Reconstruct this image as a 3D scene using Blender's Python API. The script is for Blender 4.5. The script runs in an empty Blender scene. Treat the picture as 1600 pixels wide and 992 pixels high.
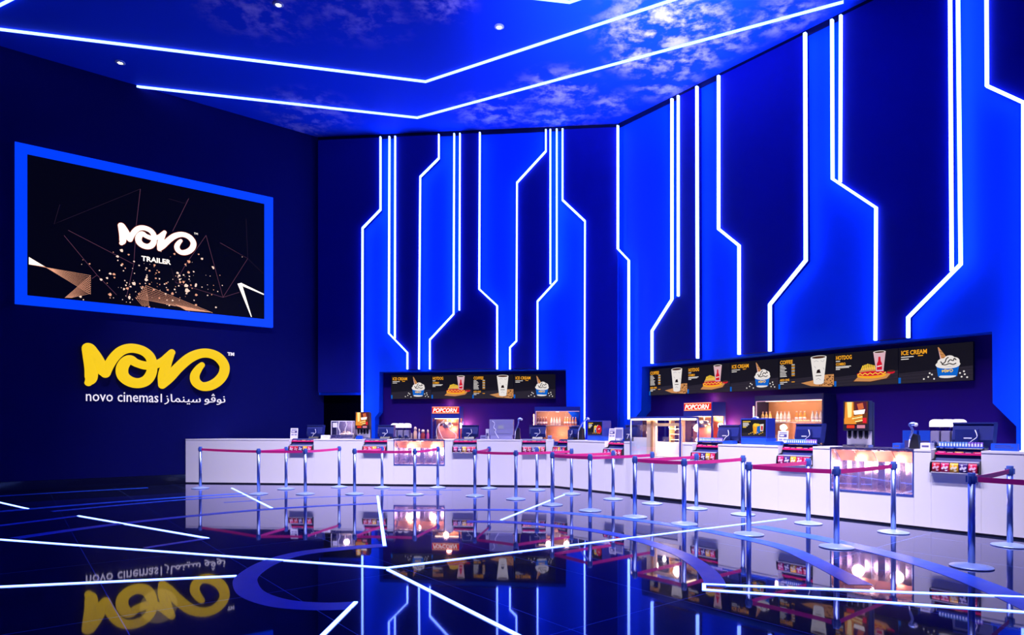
import bpy, bmesh, math, random
from mathutils import Vector, Matrix
random.seed(7)
S = bpy.context.scene
COL = S.collection

# ------------------------------------------------------------------ camera, world, exposure
FPX, HOR, EYE = 1000.0, 665.0, 1.5          # focal length in px (1600 px wide), horizon row, eye height
cam = bpy.data.cameras.new('camera')
cam.sensor_width = 36.0
cam.lens = 36.0 * FPX / 1600.0
cam.shift_y = (HOR - 496.0) / 1600.0
cam.clip_end = 200
cam_ob = bpy.data.objects.new('camera', cam)
COL.objects.link(cam_ob)
cam_ob.location = (0, 0, EYE)
cam_ob.rotation_euler = (math.pi / 2, 0, 0)
S.camera = cam_ob
S.view_settings.view_transform = 'Standard'
S.view_settings.look = 'None'
S.view_settings.gamma = 1.0
S.view_settings.use_curve_mapping = False
S.view_settings.exposure = 0.0
S.cycles.max_bounces = 8
S.cycles.diffuse_bounces = 3
S.cycles.glossy_bounces = 5
S.cycles.transparent_max_bounces = 12
S.cycles.sample_clamp_indirect = 6.0
W = bpy.data.worlds.new('world'); S.world = W
W.use_nodes = True
W.node_tree.nodes['Background'].inputs[0].default_value = (0.004, 0.022, 1.0, 1)
W.node_tree.nodes['Background'].inputs[1].default_value = 0.34

LED_COL = (0.14, 0.25, 1.0)
LED_WALL, LED_CEIL, LED_FLOOR = 13.0, 6.5, 8.0
SPOT_W = 3100.0
SPOT_COL = (0.92, 0.83, 1.0)
WASH_W = 900.0

CEIL_Z = 10.0
def area(name, loc, aim, size, power, col, size_y=None, spread=None):
    l = bpy.data.lights.new(name, 'AREA'); l.energy = power; l.color = col; l.size = size
    if size_y: l.shape = 'RECTANGLE'; l.size_y = size_y
    if spread: l.spread = spread
    o = bpy.data.objects.new(name, l); COL.objects.link(o); o.location = loc
    o.rotation_euler = (Vector(aim) - Vector(loc)).to_track_quat('-Z', 'Y').to_euler()
    return o
# added blue area light without a fixture, brightening the ceiling
area('ceiling_wash', (3.4, 5.5, 3.6), (3.0, 12.0, 10.0), 2.2, WASH_W, (0.20, 0.24, 1.0), 2.2, 0.72)

# ------------------------------------------------------------------ frames and pixel helpers
class Frame:
    def __init__(self, deg, ox, oy):
        a = math.radians(deg); self.a = a
        self.t = Vector((math.cos(a), math.sin(a))); self.n = Vector((math.sin(a), -math.cos(a)))
        self.o = Vector((ox, oy))
    def pix(self, px, py, d=0.0):
        u, w = (px - 800) / FPX, (HOR - py) / FPX
        q = self.o + self.n * d
        D = q.dot(self.n) / (u * self.n.x + self.n.y)
        P = Vector((u * D, D))
        return (P - self.o).dot(self.t), EYE + w * D
    def s(self, px, d=0.0): return self.pix(px, HOR, d)[0]
    def world(self, s, d=0.0, z=0.0):
        p = self.o + self.t * s + self.n * d
        return Vector((p.x, p.y, z))
    def mat(self): return Matrix.Translation((self.o.x, self.o.y, 0)) @ Matrix.Rotation(self.a, 4, 'Z')
def ground(px, py, z=0.0):
    D = (z - EYE) * FPX / (HOR - py)
    return Vector(((px - 800) / FPX * D, D, z))

BC = Frame(-5.6, 1.02, 15.71)      # front of the back counter
RC = Frame(-52.2, 1.02, 15.71)     # front of the right counter
BW = Frame(-5.5, 2.996, 18.05)     # back wall
RW = Frame(-51.9, 2.996, 18.05)    # right wall
LW = Frame(38.3, -8.5, 16.67)      # left wall

# ------------------------------------------------------------------ materials
def lin(c):
    if isinstance(c, str):
        c = [int(c[i:i + 2], 16) / 255 for i in (0, 2, 4)]
        c = [x / 12.92 if x <= 0.04045 else ((x + 0.055) / 1.055) ** 2.4 for x in c]
    return tuple(c)
MATS = {}
def mat(name, col=(0.5, 0.5, 0.5), rough=0.5, metal=0.0, em=None, es=1.0, ior=1.5, var=0.0):
    if name in MATS: return MATS[name]
    m = bpy.data.materials.new(name); m.use_nodes = True
    nt = m.node_tree; b = nt.nodes['Principled BSDF']
    c = lin(col)
    b.inputs['Base Color'].default_value = (*c, 1)
    b.inputs['Roughness'].default_value = rough
    b.inputs['Metallic'].default_value = metal
    b.inputs['IOR'].default_value = ior
    if em is not None:
        b.inputs['Emission Color'].default_value = (*lin(em), 1)
        b.inputs['Emission Strength'].default_value = es
    if var:
        tc = nt.nodes.new('ShaderNodeTexCoord'); nz = nt.nodes.new('ShaderNodeTexNoise')
        nz.inputs['Scale'].default_value = 6; nz.inputs['Detail'].default_value = 4
        mr = nt.nodes.new('ShaderNodeMapRange')
        mr.inputs[3].default_value = max(0.02, rough - var); mr.inputs[4].default_value = min(1, rough + var)
        nt.links.new(tc.outputs['Object'], nz.inputs['Vector'])
        nt.links.new(nz.outputs['Fac'], mr.inputs[0]); nt.links.new(mr.outputs[0], b.inputs['Roughness'])
    MATS[name] = m
    return m
def emit(name, col, es=1.0): return mat(name, (0.004, 0.004, 0.004), 0.5, em=col, es=es, ior=1.12)
def glass_mat(name='clear glass', tint=(0.95, 0.97, 1.0), refl=0.10):
    if name in MATS: return MATS[name]
    m = bpy.data.materials.new(name); m.use_nodes = True; nt = m.node_tree; nt.nodes.clear()
    out = nt.nodes.new('ShaderNodeOutputMaterial'); mx = nt.nodes.new('ShaderNodeMixShader')
    tr = nt.nodes.new('ShaderNodeBsdfTransparent'); gl = nt.nodes.new('ShaderNodeBsdfGlossy')
    tr.inputs[0].default_value = (*tint, 1); gl.inputs['Roughness'].default_value = 0.02
    mx.inputs[0].default_value = refl
    nt.links.new(tr.outputs[0], mx.inputs[1]); nt.links.new(gl.outputs[0], mx.inputs[2])
    nt.links.new(mx.outputs[0], out.inputs[0]); MATS[name] = m
    return m

M_LEDW = emit('wall led diffuser', LED_COL, LED_WALL)
M_LEDC = emit('ceiling led diffuser', LED_COL, LED_CEIL)
M_LEDF = emit('floor led diffuser', LED_COL, LED_FLOOR)
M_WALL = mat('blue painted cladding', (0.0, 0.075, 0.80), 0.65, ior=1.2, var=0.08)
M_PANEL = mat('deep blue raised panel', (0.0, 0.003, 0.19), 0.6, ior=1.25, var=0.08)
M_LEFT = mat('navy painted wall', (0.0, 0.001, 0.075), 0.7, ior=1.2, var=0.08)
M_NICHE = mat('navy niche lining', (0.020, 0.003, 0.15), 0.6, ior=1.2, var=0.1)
M_BLACK = mat('black lacquer', (0.004, 0.004, 0.012), 0.12)
M_DOOR = mat('black door leaf', (0.0, 0.0, 0.003), 0.8, ior=1.05)
M_WHITE = mat('white laminate', (0.80, 0.78, 0.80), 0.32, var=0.06)
M_KICK = mat('dark kick plate', (0.01, 0.01, 0.02), 0.4)
M_STEEL = mat('brushed steel', (0.55, 0.52, 0.55), 0.28, 1.0, var=0.08)
M_CHROME = mat('satin chrome', (0.32, 0.43, 0.82), 0.36, 1.0)
M_BASE = mat('satin silver base', (0.34, 0.46, 0.78), 0.35, 0.4)
M_HEAD = mat('blue black cassette', (0.05, 0.11, 0.42), 0.3)
M_BELT = mat('crimson belt webbing', (0.92, 0.012, 0.26), 0.6)
M_COPPER = mat('copper sheet', (0.80, 0.36, 0.20), 0.3, 1.0)
M_DKBLUE = mat('dark blue plastic', (0.012, 0.02, 0.14), 0.35)
M_BLUE = mat('blue plastic', (0.01, 0.07, 0.55), 0.35)
M_POST = mat('blue enamel', (0.015, 0.035, 0.30), 0.35)
M_GREY = mat('lavender grey plastic', (0.22, 0.22, 0.42), 0.4)
M_PALE = mat('pale grey plastic', (0.62, 0.62, 0.72), 0.4)
M_BLK = mat('black plastic', (0.008, 0.008, 0.016), 0.4)
M_CREAM = mat('cream panel', (0.85, 0.66, 0.48), 0.5)
M_WOOD = mat('warm veneer', (0.62, 0.30, 0.14), 0.5)
M_GLASS = glass_mat()
M_WARM = emit('warm lamp diffuser', (1.0, 0.62, 0.34), 9.0)
M_WARMSOFT = emit('warm lamp tube', (1.0, 0.45, 0.16), 6.0)
M_CORN = mat('popped corn', (0.85, 0.52, 0.2), 0.8)
M_PAPER = mat('printed paper', (0.75, 0.74, 0.85), 0.6)
M_INK = mat('dark ink', (0.06, 0.05, 0.2), 0.6)
M_STRAND = mat('white cable', (0.85, 0.85, 0.95), 0.4)

def floor_material():
    m = bpy.data.materials.new('polished black granite'); m.use_nodes = True
    nt = m.node_tree; N = nt.nodes; L = nt.links; b = N['Principled BSDF']
    tc = N.new('ShaderNodeTexCoord'); mp = N.new('ShaderNodeMapping')
    mp.inputs['Rotation'].default_value = (0, 0, math.radians(52.0))
    L.new(tc.outputs['Object'], mp.inputs[0])
    sp = N.new('ShaderNodeSeparateXYZ'); L.new(mp.outputs[0], sp.inputs[0])
    def joint(axis, off, tile):
        a = N.new('ShaderNodeMath'); a.operation = 'ADD'; a.inputs[1].default_value = off + 50 * tile
        L.new(sp.outputs[axis], a.inputs[0])
        f = N.new('ShaderNodeMath'); f.operation = 'MODULO'; f.inputs[1].default_value = tile
        L.new(a.outputs[0], f.inputs[0])
        c = N.new('ShaderNodeMath'); c.operation = 'LESS_THAN'; c.inputs[1].default_value = 0.008
        L.new(f.outputs[0], c.inputs[0]); return c
    # x' runs along (0.616,-0.788): joints at -3.45 ; y' along (0.788,0.616): joints at 0.66
    jx = joint(0, 3.45, 2.42); jy = joint(1, -0.66, 1.29)
    mx = N.new('ShaderNodeMath'); mx.operation = 'MAXIMUM'; L.new(jx.outputs[0], mx.inputs[0]); L.new(jy.outputs[0], mx.inputs[1])
    nz = N.new('ShaderNodeTexNoise'); nz.inputs['Scale'].default_value = 160; nz.inputs['Detail'].default_value = 2
    L.new(tc.outputs['Object'], nz.inputs['Vector'])
    rp = N.new('ShaderNodeMapRange'); rp.inputs[1].default_value = 0.35; rp.inputs[2].default_value = 0.75
    rp.inputs[3].default_value = 0.012; rp.inputs[4].default_value = 0.055
    L.new(nz.outputs['Fac'], rp.inputs[0])
    cm = N.new('ShaderNodeMix'); cm.data_type = 'RGBA'
    cm.inputs[6].default_value = (0.008, 0.012, 0.045, 1); cm.inputs[7].default_value = (0.10, 0.20, 0.75, 1)
    L.new(mx.outputs[0], cm.inputs[0])
    df = N.new('ShaderNodeBsdfDiffuse'); gl = N.new('ShaderNodeBsdfGlossy'); lw = N.new('ShaderNodeLayerWeight'); pw = N.new('ShaderNodeMath'); fr = N.new('ShaderNodeMath'); ms = N.new('ShaderNodeMixShader')
    L.new(cm.outputs[2], df.inputs[0]); gl.inputs[0].default_value = (0.78, 0.76, 1.0, 1); L.new(rp.outputs[0], gl.inputs['Roughness'])
    lw.inputs[0].default_value = 0.5; pw.operation = 'POWER'; pw.inputs[1].default_value = 6.0; L.new(lw.outputs['Facing'], pw.inputs[0])
    fr.operation = 'MULTIPLY_ADD'; fr.use_clamp = True; fr.inputs[1].default_value = 1.3; fr.inputs[2].default_value = 0.045; L.new(pw.outputs[0], fr.inputs[0])
    L.new(fr.outputs[0], ms.inputs[0]); L.new(df.outputs[0], ms.inputs[1])
    g2 = N.new('ShaderNodeBsdfGlossy'); g2.inputs[0].default_value = (0.70, 0.72, 1.0, 1); g2.inputs['Roughness'].default_value = 0.24
    m2 = N.new('ShaderNodeMixShader'); m2.inputs[0].default_value = 0.05
    L.new(gl.outputs[0], m2.inputs[1]); L.new(g2.outputs[0], m2.inputs[2]); L.new(m2.outputs[0], ms.inputs[2])
    L.new(ms.outputs[0], N['Material Output'].inputs[0]); N.remove(b)
    return m
M_FLOOR = floor_material()
M_INLAY = mat('pale blue stone inlay', (0.018, 0.11, 0.80), 0.35, var=0.1, ior=1.3)

def ceiling_material():
    m = bpy.data.materials.new('printed sky ceiling'); m.use_nodes = True
    nt = m.node_tree; N = nt.nodes; L = nt.links; b = N['Principled BSDF']
    b.inputs['Roughness'].default_value = 0.7; b.inputs['IOR'].default_value = 1.2
    tc = N.new('ShaderNodeTexCoord')
    spots = [(1040, 40, 1.5, 1.0), (1010, 90, 0.9, 1.0), (1070, 95, 0.9, .9), (870, 140, 1.1, .8), (770, 175, 1.1, .8),
             (870, 185, 1.4, .55), (485, 175, 1.3, .55), (470, 205, 1.0, .5), (400, 8, 1.3, .5), (560, 18, 1.2, .42), (690, 4, .7, .9),  # over the strip bundle, the strips' light fan is painted as cloud
             (1130, 60, 1.0, .6), (1230, 25, 0.8, .7), (950, 165, .8, .6), (1040, 130, 0.9, .7)]
    acc = None
    for px, py, r, k in spots:
        p = ground(px, py, CEIL_Z)
        d = N.new('ShaderNodeVectorMath'); d.operation = 'DISTANCE'; d.inputs[1].default_value = p
        L.new(tc.outputs['Object'], d.inputs[0])
        r2 = N.new('ShaderNodeMapRange'); r2.interpolation_type = 'SMOOTHSTEP'
        r2.inputs[1].default_value = 0.1 * r; r2.inputs[2].default_value = 1.25 * r
        r2.inputs[3].default_value = k; r2.inputs[4].default_value = 0
        L.new(d.outputs['Value'], r2.inputs[0])
        if acc is None: acc = r2.outputs[0]
        else:
            q = N.new('ShaderNodeMath'); q.operation = 'MAXIMUM'; L.new(acc, q.inputs[0]); L.new(r2.outputs[0], q.inputs[1]); acc = q.outputs[0]
    nz = N.new('ShaderNodeTexNoise'); nz.inputs['Scale'].default_value = 2.0; nz.inputs['Detail'].default_value = 9
    nz.inputs['Roughness'].default_value = 0.62; nz.inputs['Distortion'].default_value = 0.12
    L.new(tc.outputs['Object'], nz.inputs['Vector'])
    th = N.new('ShaderNodeMapRange'); th.interpolation_type = 'SMOOTHSTEP'
    th.inputs[1].default_value = 0.44; th.inputs[2].default_value = 0.68
    L.new(nz.outputs['Fac'], th.inputs[0])
    mu = N.new('ShaderNodeMath'); mu.operation = 'MULTIPLY'; L.new(th.outputs[0], mu.inputs[0]); L.new(acc, mu.inputs[1])
    cm = N.new('ShaderNodeMix'); cm.data_type = 'RGBA'
    cm.inputs[6].default_value = (0.003, 0.055, 0.70, 1); cm.inputs[7].default_value = (0.85, 0.66, 0.95, 1)
    L.new(mu.outputs[0], cm.inputs[0]); L.new(cm.outputs[2], b.inputs['Base Color'])
    return m
M_CEIL = ceiling_material()

# ------------------------------------------------------------------ mesh builder
class MB:
    def __init__(self): self.bm = bmesh.new(); self.mi = 0
    def _face(self, vs, mi):
        try:
            f = self.bm.faces.new(vs); f.material_index = mi; return f
        except ValueError: return None
    def box(self, x0, x1, y0, y1, z0, z1, mi=0, bevel=0.0):
        if x1 < x0: x0, x1 = x1, x0
        if y1 < y0: y0, y1 = y1, y0
        if z1 < z0: z0, z1 = z1, z0
        r = bmesh.ops.create_cube(self.bm, size=1.0)
        vs = r['verts']
        for v in vs:
            v.co = Vector((x0 + (v.co.x + .5) * (x1 - x0), y0 + (v.co.y + .5) * (y1 - y0), z0 + (v.co.z + .5) * (z1 - z0)))
        fs = set(f for v in vs for f in v.link_faces)
        for f in fs: f.material_index = mi
        if bevel > 0:
            es = list(set(e for v in vs for e in v.link_edges))
            g = bmesh.ops.bevel(self.bm, geom=es, offset=min(bevel, .45 * min(x1 - x0, y1 - y0, z1 - z0)), segments=2, affect='EDGES', profile=.7)
            for f in g['faces']: f.material_index = mi
        return self
    def prism(self, poly, a0, a1, axis='y', mi=0):
        # poly: 2d points; axis 'y' -> (x,z), 'x' -> (y,z), 'z' -> (x,y)
        def P(p, a):
            return (p[0], a, p[1]) if axis == 'y' else ((a, p[0], p[1]) if axis == 'x' else (p[0], p[1], a))
        A = [self.bm.verts.new(P(p, a0)) for p in poly]; B = [self.bm.verts.new(P(p, a1)) for p in poly]
        self._face(A, mi); self._face(list(reversed(B)), mi)
        n = len(poly)
        for i in range(n): self._face([A[i], A[(i + 1) % n], B[(i + 1) % n], B[i]], mi)
        return self
    def lathe(self, prof, cx=0, cy=0, seg=20, mi=0, sx=1.0, sy=1.0):
        rings = []
        for r, z in prof:
            if r < 1e-6: rings.append([self.bm.verts.new((cx, cy, z))])
            else: rings.append([self.bm.verts.new((cx + sx * r * math.cos(2 * math.pi * i / seg), cy + sy * r * math.sin(2 * math.pi * i / seg), z)) for i in range(seg)])
        for a, b in zip(rings, rings[1:]):
            for i in range(seg):
                j = (i + 1) % seg
                if len(a) == 1 and len(b) > 1: f = self._face([a[0], b[i], b[j]], mi)
                elif len(b) == 1 and len(a) > 1: f = self._face([a[i], a[j], b[0]], mi)
                elif len(a) > 1: f = self._face([a[i], a[j], b[j], b[i]], mi)
                else: f = None
                if f: f.smooth = True
        if len(rings[0]) > 1: self._face(rings[0], mi)
        if len(rings[-1]) > 1: self._face(list(reversed(rings[-1])), mi)
        return self
    def tube(self, path, r, seg=8, mi=0, flat=None):
        P = [Vector(p) for p in path]; n = len(P); rings = []
        rs = r if isinstance(r, (list, tuple)) else [r] * n
        up = Vector((0, -1, 0)) if flat else None
        nrm = None
        for i in range(n):
            tg = (P[min(i + 1, n - 1)] - P[max(i - 1, 0)]).normalized()
            if flat: u = up; v = tg.cross(u).normalized(); a, b = u * flat, v * rs[i]
            else:
                if nrm is None:
                    ref = Vector((0, 0, 1)) if abs(tg.z) < .9 else Vector((1, 0, 0))
                    nrm = tg.cross(ref).normalized()
                else: nrm = (nrm - tg * nrm.dot(tg)).normalized()
                a, b = nrm * rs[i], tg.cross(nrm).normalized() * rs[i]
            rings.append([self.bm.verts.new(P[i] + a * math.sin(2 * math.pi * k / seg) + b * math.cos(2 * math.pi * k / seg)) for k in range(seg)])
        for A, B in zip(rings, rings[1:]):
            for k in range(seg):
                f = self._face([A[k], A[(k + 1) % seg], B[(k + 1) % seg], B[k]], mi)
                if f: f.smooth = True
        self._face(list(reversed(rings[0])), mi); self._face(rings[-1], mi)
        return self
    def ball(self, c, r, mi=0, seg=12, sz=1.0):
        prof = [(r * math.sin(math.pi * i / 8), c[2] - r * sz * math.cos(math.pi * i / 8)) for i in range(9)]
        prof[0] = (0, prof[0][1]); prof[-1] = (0, prof[-1][1])
        return self.lathe(prof, c[0], c[1], seg, mi)
    def text(self, body, x, y, z, size, mi=0, ex=0.004, align='LEFT', sx=1.0, width=None, shear=0.0, bold=0.0):
        c = bpy.data.curves.new('t', 'FONT'); c.body = body; c.size = size; c.extrude = ex; c.align_x = align; c.shear = shear
        c.offset = bold; c.resolution_u = 2
        o = bpy.data.objects.new('t', c); COL.objects.link(o)
        me = bpy.data.meshes.new_from_object(o.evaluated_get(bpy.context.evaluated_depsgraph_get()))
        if width and me.vertices:
            xs = [v.co.x for v in me.vertices]; sx = width / max(1e-6, max(xs) - min(xs))
        n0 = len(self.bm.verts); f0 = len(self.bm.faces)
        me.transform(Matrix.Translation((x, y, z)) @ Matrix.Rotation(math.pi / 2, 4, 'X') @ Matrix.Diagonal((sx, 1, 1, 1)))
        self.bm.from_mesh(me); self.bm.faces.ensure_lookup_table()
        for f in self.bm.faces[f0:]: f.material_index = mi
        COL.objects.unlink(o); bpy.data.objects.remove(o); bpy.data.curves.remove(c); bpy.data.meshes.remove(me)
        return self
    # flat picture pieces on the plane y
    def flat(self, pts, y, mi=0):
        self._face([self.bm.verts.new((p[0], y, p[1])) for p in pts], mi); return self
    def ell(self, cx, cz, rx, rz, y, mi=0, n=20):
        return self.flat([(cx + rx * math.cos(2 * math.pi * i / n), cz + rz * math.sin(2 * math.pi * i / n)) for i in range(n)], y, mi)
    def stroke(self, path, w, y, mi=0):
        ws = w if isinstance(w, (list, tuple)) else [w] * len(path)
        Ls, Rs = [], []
        for i, p in enumerate(path):
            a = path[max(i - 1, 0)]; b = path[min(i + 1, len(path) - 1)]
            dx, dz = b[0] - a[0], b[1] - a[1]; l = math.hypot(dx, dz) or 1
            nx, nz = -dz / l * ws[i] / 2, dx / l * ws[i] / 2
            Ls.append(self.bm.verts.new((p[0] + nx, y, p[1] + nz))); Rs.append(self.bm.verts.new((p[0] - nx, y, p[1] - nz)))
        for i in range(len(path) - 1): self._face([Ls[i], Rs[i], Rs[i + 1], Ls[i + 1]], mi)
        return self
    def build(self, name, mats, parent=None, frame=None, label=None, recenter=False, kind=None, normals=True):
        if normals: bmesh.ops.recalc_face_normals(self.bm, faces=self.bm.faces)
        me = bpy.data.meshes.new(name)
        M = frame.mat() if frame else Matrix.Identity(4)
        if recenter:
            xs = [v.co for v in self.bm.verts]
            c = Vector(((min(v.x for v in xs) + max(v.x for v in xs)) / 2, (min(v.y for v in xs) + max(v.y for v in xs)) / 2, min(v.z for v in xs)))
            for v in self.bm.verts: v.co -= c
            M = M @ Matrix.Translation(c)
        self.bm.to_mesh(me); self.bm.free()
        for m in (mats if isinstance(mats, (list, tuple)) else [mats]): me.materials.append(m)
        o = bpy.data.objects.new(name, me); COL.objects.link(o)
        if parent: o.parent = parent
        else: o.matrix_world = M
        if label: o['label'] = label
        if kind: o['kind'] = kind
        return o

def tag(o, label, cat, group=None):
    o['label'] = label; o['category'] = cat
    if group: o['group'] = group
    return o
def thing(name, label, cat, F=None, s=0, d=0, z=0, group=None, loc=None, rot=0.0):
    o = bpy.data.objects.new(name, None); COL.objects.link(o); o.empty_display_size = .1
    o.location = loc if loc is not None else F.world(s, d, z)
    o.rotation_euler = (0, 0, (F.a if F else 0) + rot)
    return tag(o, label, cat, group)
def struct(o): o['kind'] = 'structure'; return o
def copy_tree(o, parent=None):
    c = o.copy(); COL.objects.link(c)
    if parent: c.parent = parent
    for ch in list(o.children): copy_tree(ch, c)
    return c
def lamp(name, parent, loc, power, col, r=0.08):
    l = bpy.data.lights.new(name, 'POINT'); l.energy = power; l.color = col; l.shadow_soft_size = r
    o = bpy.data.objects.new(name, l); COL.objects.link(o); o.parent = parent; o.location = loc
    return o
def smooth(pts, k=8):
    P = [pts[0]] + list(pts) + [pts[-1]]; out = []
    for i in range(1, len(P) - 2):
        for j in range(k):
            t = j / k
            out.append(tuple(.5 * (2 * P[i][c] + (P[i + 1][c] - P[i - 1][c]) * t + (2 * P[i - 1][c] - 5 * P[i][c] + 4 * P[i + 1][c] - P[i + 2][c]) * t * t
                                   + (3 * P[i][c] - P[i - 1][c] - 3 * P[i + 1][c] + P[i + 2][c]) * t ** 3) for c in range(len(pts[0]))))
    out.append(tuple(pts[-1])); return out
def offset_path(path, w):
    n = len(path); Ls, Rs = [], []
    for i in range(n):
        p = Vector(path[i][:2])
        d0 = (p - Vector(path[i - 1][:2])).normalized() if i > 0 else None
        d1 = (Vector(path[i + 1][:2]) - p).normalized() if i < n - 1 else None
        d0 = d0 or d1; d1 = d1 or d0
        n0 = Vector((-d0.y, d0.x)); n1 = Vector((-d1.y, d1.x)); m = (n0 + n1).normalized()
        k = w / 2 / max(.4, m.dot(n0))
        Ls.append(tuple(p + m * k)); Rs.append(tuple(p - m * k))
    return Ls + Rs[::-1]
ORD = ['first', 'second', 'third', 'fourth', 'fifth', 'sixth', 'seventh', 'eighth', 'ninth', 'tenth', 'eleventh', 'twelfth', 'thirteenth', 'fourteenth', 'fifteenth']

# ------------------------------------------------------------------ the room
b = MB(); b.box(-24, 20, -8, 26, -0.2, 0.0)
struct(b.build('floor', M_FLOOR, normals=True))
b = MB(); b.box(-24, 20, -8, 26, CEIL_Z, CEIL_Z + .3)
struct(b.build('ceiling', M_CEIL))

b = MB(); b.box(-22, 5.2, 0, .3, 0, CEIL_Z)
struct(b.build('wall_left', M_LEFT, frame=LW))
b = MB(); b.box(-22, 0.3, -.03, 0, 0.0, .24, bevel=.006)
struct(b.build('baseboard_left', M_BLACK, frame=LW))

# niches: outline in pixels on the wall face
def notch(F, pts): return [F.pix(px, py, 0.0) for px, py in pts]
bn = notch(BW, [(586, 652), (592, 644), (593, 581), (884, 577.5), (885, 640), (893, 650)])
s_corner_bw = BW.s(509)
s_door = BW.s(565)
z_door = BW.pix(540, 617)[1]
poly = [(s_corner_bw - .5, CEIL_Z), (s_corner_bw - .5, z_door), (s_door, z_door), (s_door, 0), (bn[0][0], 0)] + bn + [(bn[-1][0], 0), (0.0, 0), (0.0, CEIL_Z)]
b = MB(); b.prism(poly, 0, .4)
struct(b.build('wall_back', M_WALL, frame=BW))
b = MB(); b.box(s_corner_bw - .5, s_door + .05, .1, .16, 0, z_door + .05)
struct(b.build('door_1', M_DOOR, frame=BW))
b = MB(); b.box(bn[0][0] - .3, bn[-1][0] + .3, .40, .5, 0, 3.6)
struct(b.build('wall_back_niche', M_NICHE, frame=BW))

rn = notch(RW, [(989, 657), (1002, 641), (1003, 573), (1550, 518), (1551, 630), (1588, 666)])
poly = [(0, CEIL_Z), (0, 0), (rn[0][0], 0)] + rn + [(rn[-1][0], 0), (22, 0), (22, CEIL_Z)]
b = MB(); b.prism(poly, 0, .4)
struct(b.build('wall_right', M_WALL, frame=RW))
b = MB(); b.box(rn[0][0] - .3, rn[-1][0] + .3, .40, .5, 0, 3.9)
struct(b.build('wall_right_niche', M_NICHE, frame=RW))

# raised panels; T marks the ceiling edge, B the floor
T, B = 'T', 'B'
PD = 0.16
def pts_on(F, pts, d):
    out = []
    for px, py in pts:
        if py == T: s, z = F.s(px, d), CEIL_Z - .15
        elif py == B: s, z = F.s(px, d), 0.02
        else: s, z = F.pix(px, py, d)
        out.append((s, z))
    return out
tn = [0]
def panel(F, pts, extra=None):
    tn[0] += 1
    p = pts_on(F, pts, PD) if extra is None else extra
    b = MB(); b.prism(p, -PD, 0.0)
    return struct(b.build('trim_%d' % tn[0], M_PANEL, frame=F))
panel(BW, [(497, T), (595, T), (595, 328), (567, 357), (566.5, 613), (497, 613)])
panel(BW, [(618, T), (686, T), (686, 248), (656, 277), (655, 577), (637, 577), (637, 551), (617, 530)])
panel(BW, [(719, T), (750, T), (749, 452), (777, 478), (777, 576), (672, 577), (672, 531), (709, 491), (718, 485)])
panel(BW, [(853, T), (860, T), (860, 446), (840, 471), (840, 575.5), (797, 576), (797, 543), (807, 533), (808, 286), (853, 237)])
panel(BW, [(879, T), (879, 313), (914, 346), (913, B), (965, B), (965, T)])
panel(RW, [(1061, T), (1090, T), (1091, 560), (1020, 567), (1020, 517), (1051, 468), (1061, 463)])
panel(RW, [(1124, T), (1258, T), (1260, 407), (1204, 475), (1204, 549), (1156, 553), (1156, 384), (1124, 358)])
panel(RW, [(1315, T), (1487, T), (1487, 424), (1420, 496), (1420, 527), (1369, 532), (1370, 325), (1314, 287)])
q = pts_on(RW, [(1543, T), (1543, 135), (1599, 161), (1599, B)], PD)
panel(RW, None, q + [(q[-1][0] + 1.6, .02), (q[-1][0] + 1.6, CEIL_Z - .15)])

for F, a, c in ((BW, s_corner_bw - .4, .2), (RW, -.2, 22)):
    tn[0] += 1
    b = MB(); b.box(a, c, -.03, 0.0, CEIL_Z - .13, CEIL_Z)  # black strip stands in for the shaded gap under the ceiling
    struct(b.build('trim_%d' % tn[0], M_BLACK, frame=F))
# ------------------------------------------------------------------ wall light strips
WG = 'vertical light strips on the panelled walls'
def strip(F, pts, label, w=.036, name='light_strip', d0=.15, d1=.225):
    p = pts_on(F, pts, PD)
    b = MB(); b.prism(offset_path(p, w), -d1, -d0)
    o = b.build(name, M_LEDW, frame=F, recenter=True)
    return tag(o, label, 'light strip', WG)
L = 'back wall light strip '
strip(BW, [(595, T), (595, 328), (567, 357), (566.5, 655)], L + 'bending left, running behind the small drinks dispenser')
strip(BW, [(609, T), (608, 521), (637, 551), (637, 577)], L + 'bending right onto the left end of the menu niche')
strip(BW, [(618, T), (617.5, 529)], L + 'straight and joining the diagonal of the strip beside it', w=.034)
strip(BW, [(686, T), (686, 248), (657, 277), (655, 577)], L + 'with high left bend, ending above the hotdog menu', w=.034)
strip(BW, [(710, T), (709, 491), (672, 531), (672, 577)], L + 'with a low left bend above the hotdog menu')
strip(BW, [(719, T), (718, 485)], L + 'straight and ending free in mid wall', w=.034)
strip(BW, [(750, T), (749, 452), (777, 478), (777, 577)], L + 'bending right above the coffee menu', w=.040)
strip(BW, [(853, T), (853, 237), (808, 286), (807, 533), (797, 543), (797, 577)], L + 'with two left bends, a long one high up', w=.040)
strip(BW, [(860, T), (860, 444)], L + 'straight, left one of the close pair in the bright bundle', w=.040)
strip(BW, [(870, T), (870, 438), (840, 471), (840, 577)], L + 'bending left onto the right end of the menu niche', w=.040)
strip(BW, [(879, T), (879, 313), (914, 346), (913, B)], L + 'bending right past the drinks fridge', w=.040)
L = 'right wall light strip '
strip(RW, [(966.5, T), (966.5, 389), (983.5, 407), (983.5, 655)], L + 'thin one in the corner beside the back wall', w=.022)
strip(RW, [(1051, T), (1051, 468), (1020, 517), (1020, 568)], L + 'bending left above the first coffee menu', w=.044)
strip(RW, [(1061, T), (1061, 463)], L + 'straight and ending free above the first hotdog menu', w=.040)
strip(RW, [(1090, T), (1091, 560)], L + 'straight down to the first hotdog menu', w=.044)
strip(RW, [(1124, T), (1124, 358), (1156, 384), (1156, 554)], L + 'bending right above the first ice cream menu', w=.050)
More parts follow.
